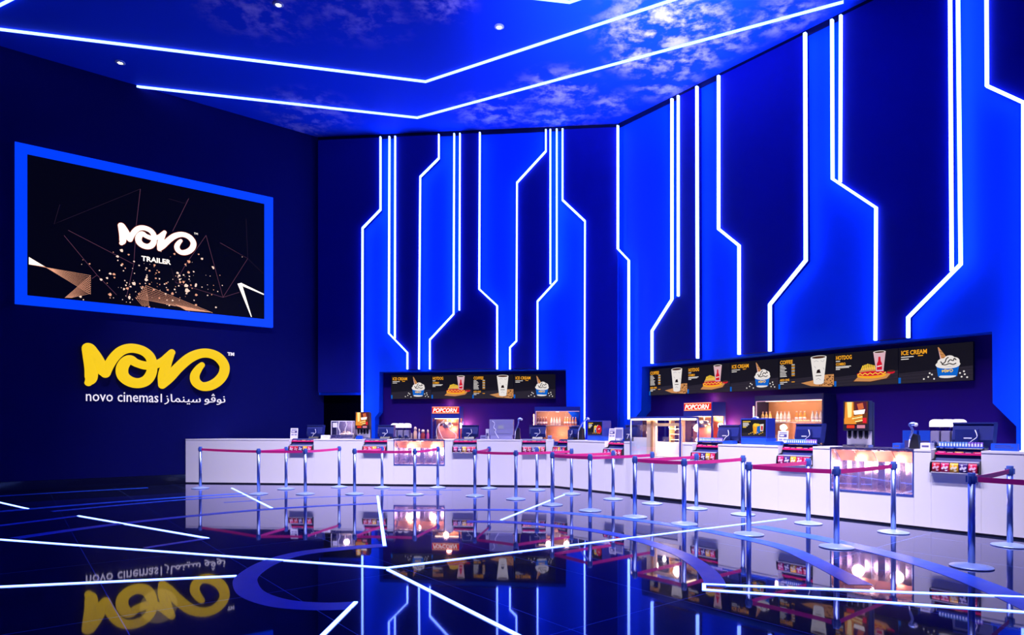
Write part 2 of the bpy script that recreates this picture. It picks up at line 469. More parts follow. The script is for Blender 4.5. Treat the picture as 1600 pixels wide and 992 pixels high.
strip(RW, [(1259, T), (1260, 407), (1204, 476), (1204, 549)], L + 'bending left above the second coffee menu', w=.050)
strip(RW, [(1301, T), (1302, 280), (1370, 325), (1369, 532)], L + 'bending right above the second hotdog menu', w=.044)
strip(RW, [(1315, T), (1314, 285)], L + 'straight and joining the diagonal above the second hotdog menu', w=.044)
strip(RW, [(1485, T), (1488, 424)], L + 'straight, left of the tall pair above the large ice cream menu', w=.044)
strip(RW, [(1497, T), (1502, 413), (1420, 496), (1420, 528)], L + 'bending left onto the large ice cream menu', w=.044)
strip(RW, [(1542, T), (1543, 135), (1600, 161), (1600, B)], L + 'bending right at the edge of the photo', w=.044)
def far_strip(s0, lab):
    b = MB(); b.prism(offset_path([(s0, CEIL_Z - .1), (s0, 6.0), (s0 - .8, 5.2), (s0 - .8, .1)], .07), -.185, -.03)
    tag(b.build('light_strip', M_LEDW, frame=RW, recenter=True), lab, 'light strip', WG)
far_strip(11.4, 'glowing blue white strip on the right wall just beyond the photo edge')
far_strip(13.4, 'glowing blue white strip far along the right wall beyond the photo edge')

# ------------------------------------------------------------------ ceiling light strips
CG = 'chevron light lines on the ceiling'
def ceil_strip(pts, label, w=.030):
    P = [ground(px, py, CEIL_Z) for px, py in pts]
    b = MB(); b.prism(offset_path([(p.x, p.y) for p in P], w), CEIL_Z - .05, CEIL_Z, 'z')
    tag(b.build('ceiling_light_strip', M_LEDC, recenter=True), label, 'light strip', CG)
ceil_strip([(204, 132.5), (652, 182.5), (1318, 1)], 'shorter glowing chevron line on the ceiling nearest the back wall')
ceil_strip([(-300, 7), (665, 126), (1045, 0), (1300, -85)], 'long glowing chevron line across the middle of the ceiling')
ceil_strip([(720, -18), (890, 1.5), (1000, -36)], 'glowing chevron line at the top edge of the ceiling')
ceil_strip([(-40, 26), (12, 0), (60, -25)], 'short glowing line in the top left corner of the ceiling')

# downlights
def downlight(x, y, label, aim, power=SPOT_W, cone=62, yellow=False):
    r = thing('downlight', label, 'ceiling light', loc=(x, y, CEIL_Z), group='ceiling downlights')
    b = MB(); b.lathe([(.055, 0), (.10, 0), (.105, -.015), (.06, -.035), (.055, -.02), (.055, 0)], seg=20)
    b.build('trim_ring', M_PALE, r)
    b = MB(); b.lathe([(0, -.012), (.052, -.012), (.052, -.006), (0, -.006)], seg=18)
    b.build('lens', emit('yellow lens', (1, 1, .5), 14) if yellow else emit('white lens', (.9, 1, 1), 18), r)
    if power:
        l = bpy.data.lights.new('beam', 'SPOT'); l.energy = power; l.color = SPOT_COL; l.spot_size = math.radians(cone); l.spot_blend = .9
        l.shadow_soft_size = .12
        o = bpy.data.objects.new('beam', l); COL.objects.link(o); o.parent = r; o.location = (0, 0, -.06)
        o.rotation_euler = (Vector(aim) - Vector((x, y, CEIL_Z - .06))).to_track_quat('-Z', 'Y').to_euler()
for px, py, lab, yl in ((188, 97, 'small yellowish downlight on the ceiling near the left wall', True),
                        (435, 6, 'small downlight on the ceiling in a cloud at the top', False),
                        (780, 41, 'small downlight on the ceiling between the two chevron lines', False)):
    p = ground(px, py, CEIL_Z)
    downlight(p.x, p.y, lab, (p.x, p.y + 1, 0), 0, yellow=yl)
for i, s in enumerate((-8.0, -5.6, -3.4, -1.4)):
    p = BC.world(s, (BC.world(s).y - 12.3) / .995); a = BC.world(s, -.1, .6)
    downlight(p.x, p.y, 'recessed downlight before the back counter, %s from the left wall' % ORD[i], a, cone=52)
for i, s in enumerate((2.3, 4.0, 5.7, 7.4, 9.1)):
    p = RC.world(s, 3.2); a = RC.world(s, -.1, .6)
    downlight(p.x, p.y, 'recessed downlight over the right counter, %s from the back' % ORD[i], a, cone=52)

for P, a, lab in ((RC.world(11.0, 4.2), RC.world(5.6, 1.2, .9), 'recessed downlight aimed along the right counter from beyond the photo edge'),
                  (Vector((1.6, 12.2, 0)), Vector((-4.2, 14.4, .9)), 'recessed downlight aimed along the back counter from the middle of the hall')):
    downlight(P.x, P.y, lab, a, power=4200, cone=46)  # unseen ceiling spots added to light the belts' side faces
# ------------------------------------------------------------------ floor lines and inlays
FG = 'light lines let into the floor'
def floor_led(pts, label, w=.034):
    P = [ground(*p) for p in pts]
    b = MB(); b.prism(offset_path([(p.x, p.y) for p in P], w), 0.0, .008, 'z')
    tag(b.build('floor_light_strip', M_LEDF, recenter=True), label, 'light strip', FG)
floor_led([(-60, 838.5), (0, 843), (604, 887.5)], 'longest glowing floor line, running from the left edge to the vertex')
floor_led([(604, 887.5), (1228, 810.5)], 'glowing floor line from the vertex toward the stanchions on the right')
floor_led([(606, 890), (805, 991), (900, 1040)], 'glowing floor line from the vertex to the bottom edge')
floor_led([(556, 941), (505, 992), (470, 1027)], 'short steep glowing floor line at the end of the curved inlay')
floor_led([(-40, 919), (0, 917), (369, 900)], 'glowing floor line running from the left edge to the curved inlay')
floor_led([(122, 806), (325, 841)], 'short glowing floor line before the left wall')
floor_led([(362, 762.5), (425, 794)], 'short glowing floor line beside the leftmost stanchions')
floor_led([(590, 775), (601, 853)], 'short upright glowing floor line before the popcorn warmer', w=.045)
floor_led([(783, 812.5), (884, 772)], 'short glowing floor line rising to the counter corner')
floor_led([(-30, 778), (0, 785), (44, 795)], 'tiny glowing floor line at the left edge')
floor_led([(1700, 966), (1600, 956.5), (1100, 921.5), (1100, 913), (1600, 933), (1700, 937.5)], 'glowing narrow hairpin outline on the floor at the right edge')
def inlay(pts, w, k=6):
    P = [ground(*p) for p in pts]
    q = smooth([(p.x, p.y) for p in P], k)
    b = MB()
    o = offset_path(q, w); n = len(q); Ls, Rs = o[:n], o[n:][::-1]
    top = [[b.bm.verts.new((p[0], p[1], h)) for p in Q] for Q in (Ls, Rs) for h in (.003, 0)]
    for i in range(n - 1):
        b._face([top[0][i], top[0][i + 1], top[2][i + 1], top[2][i]], 0)
        b._face([top[0][i], top[0][i + 1], top[1][i + 1], top[1][i]], 0)
        b._face([top[2][i], top[2][i + 1], top[3][i + 1], top[3][i]], 0)
    o = b.build('floor_inlay', M_INLAY, recenter=True); o['kind'] = 'structure'
inlay([(603, 852), (540, 856.5), (470, 864.5), (420, 879), (388, 899), (384, 914), (398, 930), (440, 943), (500, 947.5), (552, 946)], .22)
inlay([(729, 815), (800, 816), (880, 823), (940, 831), (1000, 844), (1060, 864), (1097, 886), (1114, 905), (1117, 917)], .20)
inlay([(596, 798), (700, 797), (807, 797), (925, 805), (1050, 820), (1150, 838), (1226, 856), (1280, 880), (1345, 914)], .22)
inlay([(1183, 822), (1266, 838), (1353, 857), (1427, 876), (1500, 900), (1570, 928), (1640, 960)], .28)
inlay([(-40, 802), (0, 799), (145, 787), (290, 776.5), (385, 770.5)], .2)
inlay([(81, 799), (200, 788), (290, 780.5), (388, 774.5)], .14)
inlay([(-40, 777.5), (0, 775), (110, 768.5), (231, 762)], .12)
inlay([(-40, 826), (0, 821), (122, 806)], .14)
inlay([(22, 841), (90, 831), (181, 819), (290, 807), (400, 797), (500, 790.5), (589, 786.5)], .20)
inlay([(226, 856), (325, 841)], .10)
inlay([(350, 785), (460, 778.5), (560, 774.5), (690, 772.5)], .06)
inlay([(607, 765), (720, 765.5)], .10)

# ------------------------------------------------------------------ counters
CZ = 1.155
def lw_cut(d):     # where the left wall meets the line d behind the back counter front
    o = BC.o + BC.n * d
    t, u = BC.t, LW.t; r = LW.o - o
    return (r.x * u.y - r.y * u.x) / (t.x * u.y - t.y * u.x)
def counter_unit(F, s0, s1, label, top=CZ, back=.70, cut=False, z_open=None):
    sc = (s0 + s1) / 2
    r = thing('counter_unit', label, 'counter', F, sc, 0, 0, group='white counter units')
    x0, x1 = s0 - sc + .001, s1 - sc - .001
    xb = max(x0, lw_cut(-back) - sc + .03) if cut else x0
    xk = max(x0, lw_cut(-back + .06) - sc + .03) if cut else x0
    b = MB(); b.prism([(x0, 0), (x1, 0), (x1, back), (xb, back)], .03, top - .03, 'z'); b.build('cabinet_body', M_WHITE, r)
    b = MB(); b.prism([(x0, -.006), (x1, -.006), (x1, back), (xb, back)], top - .03, top, 'z'); b.build('counter_top', M_WHITE, r)
    b = MB(); b.prism([(x0, .015), (x1, .015), (x1, back - .06), (xk, back - .06)], 0, .03, 'z'); b.build('kick_plate', M_KICK, r)
    return r
def warmer_unit(F, s0, s1, zb, label):
    sc = (s0 + s1) / 2; w = s1 - s0
    r = thing('popcorn_warmer', label, 'food warmer', F, sc, 0, 0, group='popcorn warmers')
    x0, x1 = -w / 2 + .001, w / 2 - .001
    b = MB(); b.box(x0, x1, 0, .7, .03, zb); b.build('lower_panel', M_WHITE, r)
    b = MB(); b.box(x0, x1, .015, .64, 0, .03); b.build('kick_plate', M_KICK, r)
    b = MB()
    zz = [(x0 + .004 + (w - .010) * i / 12, .55 - (.022 if i % 2 else 0)) for i in range(13)]
    b.prism(zz + [(x1 - .004, .58), (x0 + .004, .58)], zb, CZ - .03, 'z'); b.box(x0, x0 + .02, .02, .55, zb, CZ - .03); b.box(x1 - .02, x1, .02, .55, zb, CZ - .03)
    b.box(x0 + .02, x1 - .02, .02, .55, zb, zb + .015)
    b.build('steel_bin', mat('bin steel', (.66, .60, .80), .26, 1.0, var=.08), r)
    b = MB(); b.box(x0, x1, -.006, .7, CZ - .03, CZ); b.build('worktop', M_STEEL, r)
    nf = 4 if w > 1.1 else 5
    for i in range(nf):
        a0 = x0 + .05 + (w - .1) * i / nf; a1 = x0 + .05 + (w - .1) * (i + 1) / nf - .012
        b = MB(); b.prism([(.10, CZ - .05), (.115, CZ - .05), (.30, CZ - .22), (.285, CZ - .22)], a0, a1, 'x'); b.build('hinged_flap', M_COPPER, r)
    b = MB()
    b.box(x0, x1, -.004, .02, zb - .02, zb + .012); b.box(x0, x0 + .02, -.004, .02, zb, CZ - .03); b.box(x1 - .02, x1, -.004, .02, zb, CZ - .03)
    b.build('frame_trim', M_CHROME, r)
    b = MB(); b.box(x0 + .02, x1 - .02, .006, .012, zb + .012, CZ - .03); b.build('glass_pane', M_GLASS, r)
    for x in (x0 + .12, x0 + .26):
        b = MB(); b.ball((x, .22, CZ - .09), .028); b.build('bulb', emit('warm bulb', (1, .72, .45), 16), r)
    for i in range(1, 6):
        xs = x0 + .02 + (w - .04) * i / 6
        b = MB(); b.box(xs - .004, xs + .004, .524, .527, zb + .015, CZ - .04); b.build('panel_seam', M_CHROME, r)
    lamp('warmer_lamp', r, (-w * .25, .30, CZ - .32), 26 if w < 1.1 else 13, (1, .62, .48), .09); lamp('warmer_lamp', r, (w * .22, .30, CZ - .32), 30 if w < 1.1 else 13, (1, .62, .48), .09)
    lamp('warmer_lamp', r, (0, .08, CZ - .10), 6, (1, .66, .60), .02)
    return r

# candy rack ---------------------------------------------------------------------------------
BAGC = {'red and white': ('d4145a', 'f6e9f0'), 'crimson': ('c8102e', 'f0c0c8'), 'purple and white': ('3a1f6e', 'e8e0f4'),
        'yellow': ('f2b020', 'fff0c8'), 'pink dotted': ('e01450', 'ffd0dc'), 'magenta': ('c0186c', 'f4c8e0')}
def col_mat(nm, hx, rough=.4): return mat(nm, hx, rough)
def candy_rack(F, s0, s1, where, gums, small):
    sc = (s0 + s1) / 2; w = s1 - s0
    r = thing('candy_rack', 'black stepped candy rack ' + where, 'candy rack', F, sc, 0, .83, group='candy racks in the counter front')
    x0, x1 = -w / 2 + .002, w / 2 - .002
    zt = .36 if gums else .33
    prof = [(-.07, 0), (.12, 0), (.30, .02), (.30, zt), (.17, zt), (.13, .27), (.10, .20), (-.02, .175), (-.06, .14), (-.075, .02)]
    for x in (x0, x1 - .012):
        b = MB(); b.prism(prof, x, x + .012, 'x'); b.build('side_panel', M_BLK, r)
    b = MB(); b.box(x0 + .012, x1 - .012, -.065, .12, 0, .012); b.build('lower_shelf', M_PALE, r)
    b = MB(); b.prism([(.03, .012), (.04, .012), (.20, .34), (.19, .34)], x0 + .012, x1 - .012, 'x'); b.build('back_panel', M_DKBLUE, r)
    b = MB(); b.box(x0 + .012, x1 - .012, -.062, -.056, .155, .172); b.box(x0 + .012, x1 - .012, -.056, .05, .160, .168); b.build('price_rail', M_PALE, r)
    b = MB(); b.box(x0 + .012, x1 - .012, .105, .113, .255, .285); b.build('upper_strip', col_mat('pink shelf edge', 'd01868'), r)
    b = MB(); b.box(x0 + .012, x1 - .012, .113, .20, .262, .27); b.build('upper_shelf', M_DKBLUE, r)
    if gums:
        b = MB(); b.box(x0 + .012, x1 - .012, .15, .156, .355, .372); b.box(x0 + .012, x1 - .012, .156, .26, .355, .361); b.build('gum_rail', M_BLUE, r)
    # bags on the lower shelf
    seqs = [['red and white', 'crimson', 'purple and white', 'yellow', 'pink dotted'], ['crimson', 'red and white', 'yellow', 'purple and white', 'pink dotted'],
            ['magenta', 'purple and white', 'yellow', 'red and white', 'pink dotted']]
    seq = seqs[small % 3]; bw = (w - .05) / 5
    for i, c in enumerate(seq):
        x = x0 + .025 + bw * (i + .5)
        o = F.world(sc + x, 0.05, .8422)
        g = thing('candy_bag', '%s bag, %s in bottom row of rack %s' % (c, ORD[i], where), 'candy bag', loc=o, group='candy bags in the racks', rot=F.a)
        a, cc = BAGC[c]
        b = MB(); hw = bw * .44
        n = 6
        for k in range(1):
            pr = [(-.004, 0), (-.022, .03), (-.026, .07), (-.02, .11), (-.003, .14), (.003, .14), (.02, .11), (.026, .07), (.022, .03), (.004, 0)]
            b.prism(pr, -hw, hw, 'x')
        b.build('pouch', col_mat('bag ' + c, a), g)
        b = MB(); b.stroke(smooth([(-hw * .7, .045), (-hw * .2, .075), (hw * .2, .055), (hw * .7, .085)], 4), .026, -.0275)
        b.ell(-hw * .3, .105, hw * .3, .012, -.0225); b.ell(hw * .35, .028, hw * .35, .010, -.0235)
        b.build('printed_logo', col_mat('bag print ' + c, cc), g)
    # bars on the upper shelf
    bars = [('pink', 'e0307a'), ('brown', '4a1c18'), ('golden', 'e09a28'), ('dark', '241030'), ('red', 'd01038')]
    bw = (w - .05) / 5
    for i, (c, hx) in enumerate(bars):
        x = x0 + .025 + bw * (i + .5)
        g = MB(); g.box(-bw * .46, bw * .46, -.012, .012, 0, .030, 0, .006); g.box(-bw * .3, bw * .3, -.0135, -.011, .010, .020, 1)
        o = g.build('chocolate_bar', [col_mat('bar ' + c, hx), col_mat('bar print', 'f0d8e0')])
        o.location = F.world(sc + x, -.142, .83 + .2705); o.rotation_euler = (0, 0, F.a)
        tag(o, '%s wrapped bar, %s in middle row of rack %s' % (c, ORD[i], where), 'chocolate bar', 'wrapped bars in the racks')
    if gums:
        n = 15; bw = (w - .06) / n
        for i in range(n):
            x = x0 + .03 + bw * (i + .5); c = 'blue' if i < 10 else 'purple'
            g = MB(); g.box(-bw * .36, bw * .36, -.012, .012, 0, .075, 0, .003); g.box(-bw * .28, bw * .28, -.0128, -.011, .015, .055, 1)
            o = g.build('gum_pack', [col_mat('gum blue', '6fa4e8') if i < 10 else col_mat('gum purple', '9a6ad8'), col_mat('gum print', 'e8f0ff')])
            o.location = F.world(sc + x, -.19, .83 + .3612); o.rotation_euler = (0, 0, F.a)
            tag(o, '%s gum pack, %s from left atop the rack %s' % (c, ORD[i], where), 'gum pack', 'gum packs on the racks')
    return r

def px_units(F, lst):
    for (p0, p1, kind, label) in lst:
        s0 = p0 if isinstance(p0, float) else F.s(p0); s1 = p1 if isinstance(p1, float) else F.s(p1)
        if kind == 'full': counter_unit(F, s0, s1, label, cut=(F is BC and p0 == 290))
        elif kind[0] == 'rack':
            counter_unit(F, s0, s1, 'low white counter unit under the candy rack ' + label, top=.82)
            candy_rack(F, s0, s1, label, kind[1], kind[2])
        elif kind[0] == 'warm': warmer_unit(F, s0, s1, kind[1], label)
px_units(BC, [
    (290, 452, 'full', 'long plain white counter unit against the left wall'),
    (452, 490, ('rack', False, 0), 'beside the long plain end unit'),
    (490, 567, 'full', 'white counter unit under the heated glass cabinet'),
    (567, 605, ('rack', False, 1), 'left of the back popcorn warmer'),
    (605, 615, 'full', 'narrow white counter pillar left of the back popcorn warmer'),
    (615, 695, ('warm', .52), 'glass fronted steel popcorn warmer in the back counter'),
    (695, 707, 'full', 'narrow white counter pillar right of the back popcorn warmer'),
    (707, 745, ('rack', False, 2), 'right of the back popcorn warmer'),
    (745, 815, 'full', 'white counter unit under the grey monitor back'),
    (815, 853, ('rack', False, 0), 'left of the counter corner'),
    (853, 0.0, 'full', 'narrow white counter unit left of the counter corner')])
px_units(RC, [
    (0.03, 0.50, ('rack', False, 1), 'right of the counter corner'),
    (0.50, RC.s(945), 'full', 'white counter unit under the popcorn bucket monitor'),
    (945, 975, ('rack', False, 2), 'left of the lit glass showcase'),
    (975, 989, 'full', 'narrow white counter pillar left of the lit glass showcase'),
    (1068, 1082, 'full', 'narrow white counter pillar right of the lit glass showcase'),
    (1082, 1122, ('rack', True, 0), 'right of the lit glass showcase'),
    (1122, 1216, 'full', 'wide white counter unit under the popcorn box monitor'),
    (1216, 1270, ('rack', True, 2), 'left of the right popcorn warmer'),
    (1270, 1297, 'full', 'white counter pillar left of the right popcorn warmer'),
    (1297, 1428, ('warm', .47), 'wide glass fronted steel popcorn warmer in the right counter'),
    (1428, 1455, 'full', 'white counter pillar right of the right popcorn warmer'),
    (1455, 1533, ('rack', True, 1), 'right of the right popcorn warmer'),
    (1533, 1850, 'full', 'white counter unit at the right edge of the photo')])

# back bars inside the niches
def back_bar(F, s0, s1, label):
    sc = (s0 + s1) / 2
    r = thing('back_bar', label, 'counter', F, sc, 0, 0)
    w = (s1 - s0) / 2 - .02
    b = MB(); b.box(-w, w, -.34, .38, .05, .91); b.build('cabinet_body', M_DKBLUE, r)
    b = MB(); b.box(-w, w, -.36, .39, .91, .95); b.build('worktop', M_STEEL, r)
    b = MB(); b.box(-w, w, -.30, .38, 0, .05); b.build('kick_plate', M_KICK, r)
back_bar(BW, bn[0][0] + .02, bn[-1][0] - .02, 'dark back bar in the back niche behind the counter')
back_bar(RW, rn[0][0] + .02, rn[-1][0] - .02, 'dark back bar in the right niche behind the counter')
BZ = .9505

# ------------------------------------------------------------------ logo strokes (u to the right, v up; unit = sign width)
LG = [
 [(165, 115, 52), (182, 190, 57), (192, 300, 53), (190, 390, 50), (166, 432, 32)],
 [(178, 118, 50), (232, 200, 55), (290, 300, 54), (322, 345, 42)],
 [(322, 345, 42), (355, 272, 42), (410, 190, 42), (480, 132, 42), (570, 113, 42), (670, 137, 42), (735, 192, 42), (757, 270, 42), (745, 350, 44), (700, 412, 46),
  (625, 436, 46), (545, 418, 48), (487, 368, 50), (478, 300, 50), (510, 240, 46), (555, 220, 42), (610, 250, 37), (690, 273, 38), (770, 271, 36), (850, 236, 36), (900, 190, 33), (938, 152, 30)],
 [(928, 165, 32), (885, 270, 42), (862, 370, 48), (848, 455, 34)],
 [(848, 455, 34), (910, 388, 45), (1000, 290, 45), (1100, 205, 45), (1200, 163, 42), (1290, 163, 42), (1370, 200, 44), (1422, 272, 44), (1415, 350, 44), (1365, 417, 44), (1290, 460, 43),
  (1215, 465, 40), (1160, 425, 42), (1150, 365, 40), (1182, 305, 33), (1215, 268, 26)]]
def logo_px(x, y): return 110 + x / 5.926, 525 + y / 5.922
LOGO = []
o0 = LW.pix(*logo_px(100, 300), .06)
o1 = LW.pix(*logo_px(1465, 300), .06)
LU = o1[0] - o0[0]
for st in LG:
    q = []
    for x, y, r in st:
        s, z = LW.pix(*logo_px(x, y), .06)
        _, z2 = LW.pix(*logo_px(x, y - r), .06)
        q.append(((s - o0[0]) / LU, (z - o0[1]) / LU, (z2 - z) / LU))
    LOGO.append(smooth(q, 7))
# the yellow letter sign on the left wall
sg = thing('logo_sign', 'yellow glowing looped letter sign on the left wall under the screen', 'sign', LW, o0[0], 0, 0)
M_YEL = emit('yellow sign face', 'ffd21e', .95)
for i, (st, nm) in enumerate(zip(LOGO, ('letter_stem', 'letter_slant', 'letter_loop', 'letter_stem', 'letter_swirl'))):
    b = MB()
    yy = -.075 - .004 * i
    b.tube([(u * LU, yy, o0[1] + v * LU) for u, v, r in st], [r * LU for u, v, r in st], 14, flat=.05)
    for (u, v, r) in (st[0], st[-1]):
        b.ball((u * LU, yy, o0[1] + v * LU), r * LU * .985, sz=1.0)
    for vtx in b.bm.verts:                       # squash the round ends to the letter depth
        if vtx.co.y < yy - .05: vtx.co.y = yy - .05
        if vtx.co.y > -.002: vtx.co.y = -.002
    b.build(nm, M_YEL, sg)
M_WTXT = emit('white sign lettering', 'f0e8ff', 1.0)
def lw_text(body, x0, x1, yb, size, parent, name, label=None, bold=0.0, m=None):
    s0, z0 = LW.pix(*logo_px(x0, yb), .04); s1, _ = LW.pix(*logo_px(x1, yb), .04)
    b = MB(); b.text(body, s0 - o0[0], -.02, z0, size, width=s1 - s0, ex=.02, bold=bold); b.build(name, m or M_WTXT, parent, label=label)
sz = abs(LW.pix(*logo_px(300, 590), .04)[1] - LW.pix(*logo_px(300, 528), .04)[1]) / .53
lw_text('novo cinemas', 137, 808, 600, sz * 1.2, sg, 'lettering', 'small white Latin lettering')
s0, z0 = LW.pix(*logo_px(843, 612), .04); _, z1 = LW.pix(*logo_px(843, 535), .04)
b = MB(); b.box(s0 - o0[0] - .012, s0 - o0[0] + .012, -.04, 0, z0, z1); b.build('divider_bar', M_WTXT, sg)
lw_text('\uFEAF\uFE8E\uFEE4\uFEE8\uFEF4\uFEB3', 875, 1210, 608, sz * .92, sg, 'lettering', 'small white Arabic lettering')
lw_text('\uFEEE\uFB6C\uFEEE\uFEE7', 1238, 1430, 612, sz * .92, sg, 'lettering', 'small white Arabic lettering')
lw_text('TM', 1458, 1518, 178, .12, sg, 'lettering', 'tiny white trademark letters', bold=.004)
lamp('sign_glow', sg, (1.5, -.9, o0[1]), 2.0, (1, .75, .2), .4)

# ------------------------------------------------------------------ big screen on the left wall
sc_d = .12
def lp(px, py, d=sc_d): return LW.pix(px, py, d)
A = lp(23, 220.5); Bq = lp(426.5, 309); Cq = lp(427, 511.5); Dq = lp(23, 474)
sx0, sx1 = (A[0] + Dq[0]) / 2, (Bq[0] + Cq[0]) / 2
sz1, sz0 = (A[1] + Bq[1]) / 2, (Cq[1] + Dq[1]) / 2
ix0, ix1 = lp(42.6, 350)[0], lp(413.5, 400)[0]
iz1 = (lp(42.6, 239)[1] + lp(413, 319)[1]) / 2; iz0 = (lp(42.6, 461)[1] + lp(414, 499)[1]) / 2
scr = thing('video_screen', 'large video screen in a bright blue frame on the left wall', 'screen', LW, sx0, 0, sz0)
b = MB()
X = lambda s: s - sx0
Z = lambda z: z - sz0
for (a0, a1, c0, c1) in ((sx0, sx1, iz1, sz1), (sx0, sx1, sz0, iz0), (sx0, ix0, iz0, iz1), (ix1, sx1, iz0, iz1)):
    b.box(X(a0), X(a1), -.12, 0, Z(c0), Z(c1))
b.build('frame', mat('backlit blue acrylic frame', (.0, .03, .6), .4, em='0040f8', es=.93), scr)
b = MB(); b.box(X(ix0), X(ix1), -.09, -.02, Z(iz0), Z(iz1)); b.build('display', emit('dark screen', '030310', 1.0), scr)
WARMW = emit('screen white', 'fff4ea', 1.6); PEACH = emit('screen peach', 'f0a888', 1.0); PEACHL = emit('screen pale peach', 'ffd8c4', 1.1)
DIML = emit('screen dim line', '6a4058', 1.0); DIM2 = emit('screen dim line faint', '2a1c30', 1.0); ORNG = emit('screen orange edge', '9c3a10', 1.0)
def sp(px, py): s, z = lp(px, py, .092); return (X(s), Z(z))
def c5(x, y): return sp(x / 3.1, 200 + y / 3.1)       # coordinates of a 3.1x enlarged view
b = MB(); yL = -.0925
for path, m in (([(680, 295), (310, 445)], 1), ([(680, 295), (660, 470), (648, 660), (612, 820)], 0), ([(915, 340), (836, 500)], 0), ([(915, 340), (895, 365), (815, 342)], 1),
                ([(310, 520), (470, 712), (565, 808)], 0), ([(330, 495), (645, 658)], 0), ([(998, 520), (1080, 820)], 0), ([(1080, 820), (1200, 632), (1065, 555)], 0),
                ([(998, 520), (900, 660), (850, 748), (1080, 820), (1160, 795)], 0), ([(1200, 632), (1192, 440)], 1), ([(1200, 632), (1275, 705)], 1), ([(850, 748), (830, 680)], 1),
                ([(310, 445), (262, 465), (290, 370)], 1), ([(470, 712), (445, 730)], 0)):
    b.stroke([c5(*p) for p in path], .008, yL, m)
b.build('picture_lines', [DIML, DIM2], scr)
b = MB()
def fan(p0, p1, q0, q1, n, w, mi):                     # n straight rays from segment p to segment q
    for i in range(n):
        t = i / (n - 1)
        a = (p0[0] + (p1[0] - p0[0]) * t, p0[1] + (p1[1] - p0[1]) * t); c = (q0[0] + (q1[0] - q0[0]) * t, q0[1] + (q1[1] - q0[1]) * t)
        b.stroke([c5(*a), c5(*c)], w, -.093 - .0002 * i, mi)
FANM = [WARMW, PEACH]
fan((140, 625), (140, 660), (440, 805), (440, 715), 11, .007, 1); b.flat([c5(140, 625), c5(215, 670), c5(140, 660)], -.0955, 0); b.build('picture_ray_fan', FANM, scr)
b = MB(); fan((315, 822), (345, 822), (440, 715), (440, 800), 9, .007, 1); b.build('picture_ray_fan', FANM, scr)
b = MB(); fan((705, 762), (660, 822), (1030, 895), (850, 862), 9, .008, 1); b.flat([c5(850, 855), c5(1030, 893), c5(900, 883)], -.0955, 1); b.build('picture_ray_fan', FANM, scr)
b = MB(); fan((705, 762), (655, 820), (722, 862), (690, 862), 8, .006, 1); b.build('picture_ray_fan', FANM, scr)
b = MB()
b.stroke([c5(1278, 806), c5(1165, 755)], [.03, .07], -.094, 0); b.stroke([c5(1160, 752), c5(1218, 915)], [.11, .02], -.0942, 0)
b.build('picture_arrow', [WARMW], scr)
b = MB(); rr = random.Random(3)
for i in range(190):
    x = rr.gauss(790, 190); y = rr.gauss(740, 75)
    if not (390 < x < 1190 and 590 < y < 900 - (1100 - x) * .05): continue
    p = c5(x, y); r = abs(rr.gauss(0, .013)) + .006
    if rr.random() < .08: r += .02
    k = rr.random() * 6.28
    b.flat([(p[0] + r * (1 + .5 * math.sin(k * 3 + j)) * math.cos(j * 1.257 + k), p[1] + r * math.sin(j * 1.257 + k)) for j in range(5)], -.0935 - .00001 * i, 0 if rr.random() < .6 else 1)
b.build('picture_sparks', [PEACHL, PEACH], scr, kind='stuff')
lu0 = sp(184, 372); lu1 = sp(306, 385); LS = lu1[0] - lu0[0]
for nm, m, grow, yy in (('picture_logo_edge', ORNG, .012, -.094), ('picture_logo', WARMW, 0, -.0965)):
    b = MB()
    for j, st in enumerate(LOGO):
        P = [(lu0[0] + u * LS, lu0[1] + v * LS + .06) for u, v, r in st]
        b.stroke(P, [2 * (r * LS + grow) for u, v, r in st], yy - .0002 * j)
        for k in (0, -1): b.ell(P[k][0], P[k][1], st[k][2] * LS + grow, st[k][2] * LS + grow, yy - .0002 * j - .0001)
    b.build(nm, m, scr)
t0 = sp(221, 407); t1 = sp(267, 411)
b = MB(); b.text('TRAILER', t0[0], -.095, t0[1], .17, width=t1[0] - t0[0], ex=.001, bold=.004); b.build('picture_caption', WARMW, scr)
t0 = sp(303, 366); b = MB(); b.text('TM', t0[0], -.095, t0[1], .07, ex=.001); b.build('picture_caption', WARMW, scr)

# ------------------------------------------------------------------ menu screens
E_OR = emit('menu orange', 'f5a623', 1.0); E_WH = emit('menu white', 'eee6e2', .95); E_DK = emit('menu dark', '15131c', 1.0); E_TB = emit('menu table', '2a2530', 1.0)
E_BL = emit('menu blue', '0a62c8', 1.0); E_YE = emit('menu yellow', 'ffd040', 1.0); E_BR = emit('menu brown', '4a2a1a', 1.0); E_TAN = emit('menu tan', 'c98a52', 1.0)
E_RD = emit('menu red', 'd0142c', 1.0); E_CH = emit('menu chocolate', '1c0c0a', 1.0); E_PK = emit('menu cup pink', 'e4b8c4', .9); E_GR = emit('menu grey', '9a98a0', 1.0)
PM = [E_DK, E_TB, E_WH, E_OR, E_BL, E_YE, E_BR, E_TAN, E_RD, E_CH, E_PK, E_GR]
DK, TB, WH, ORA, BLU, YE, BRN, TAN, RD, CH, PK, GR = range(12)
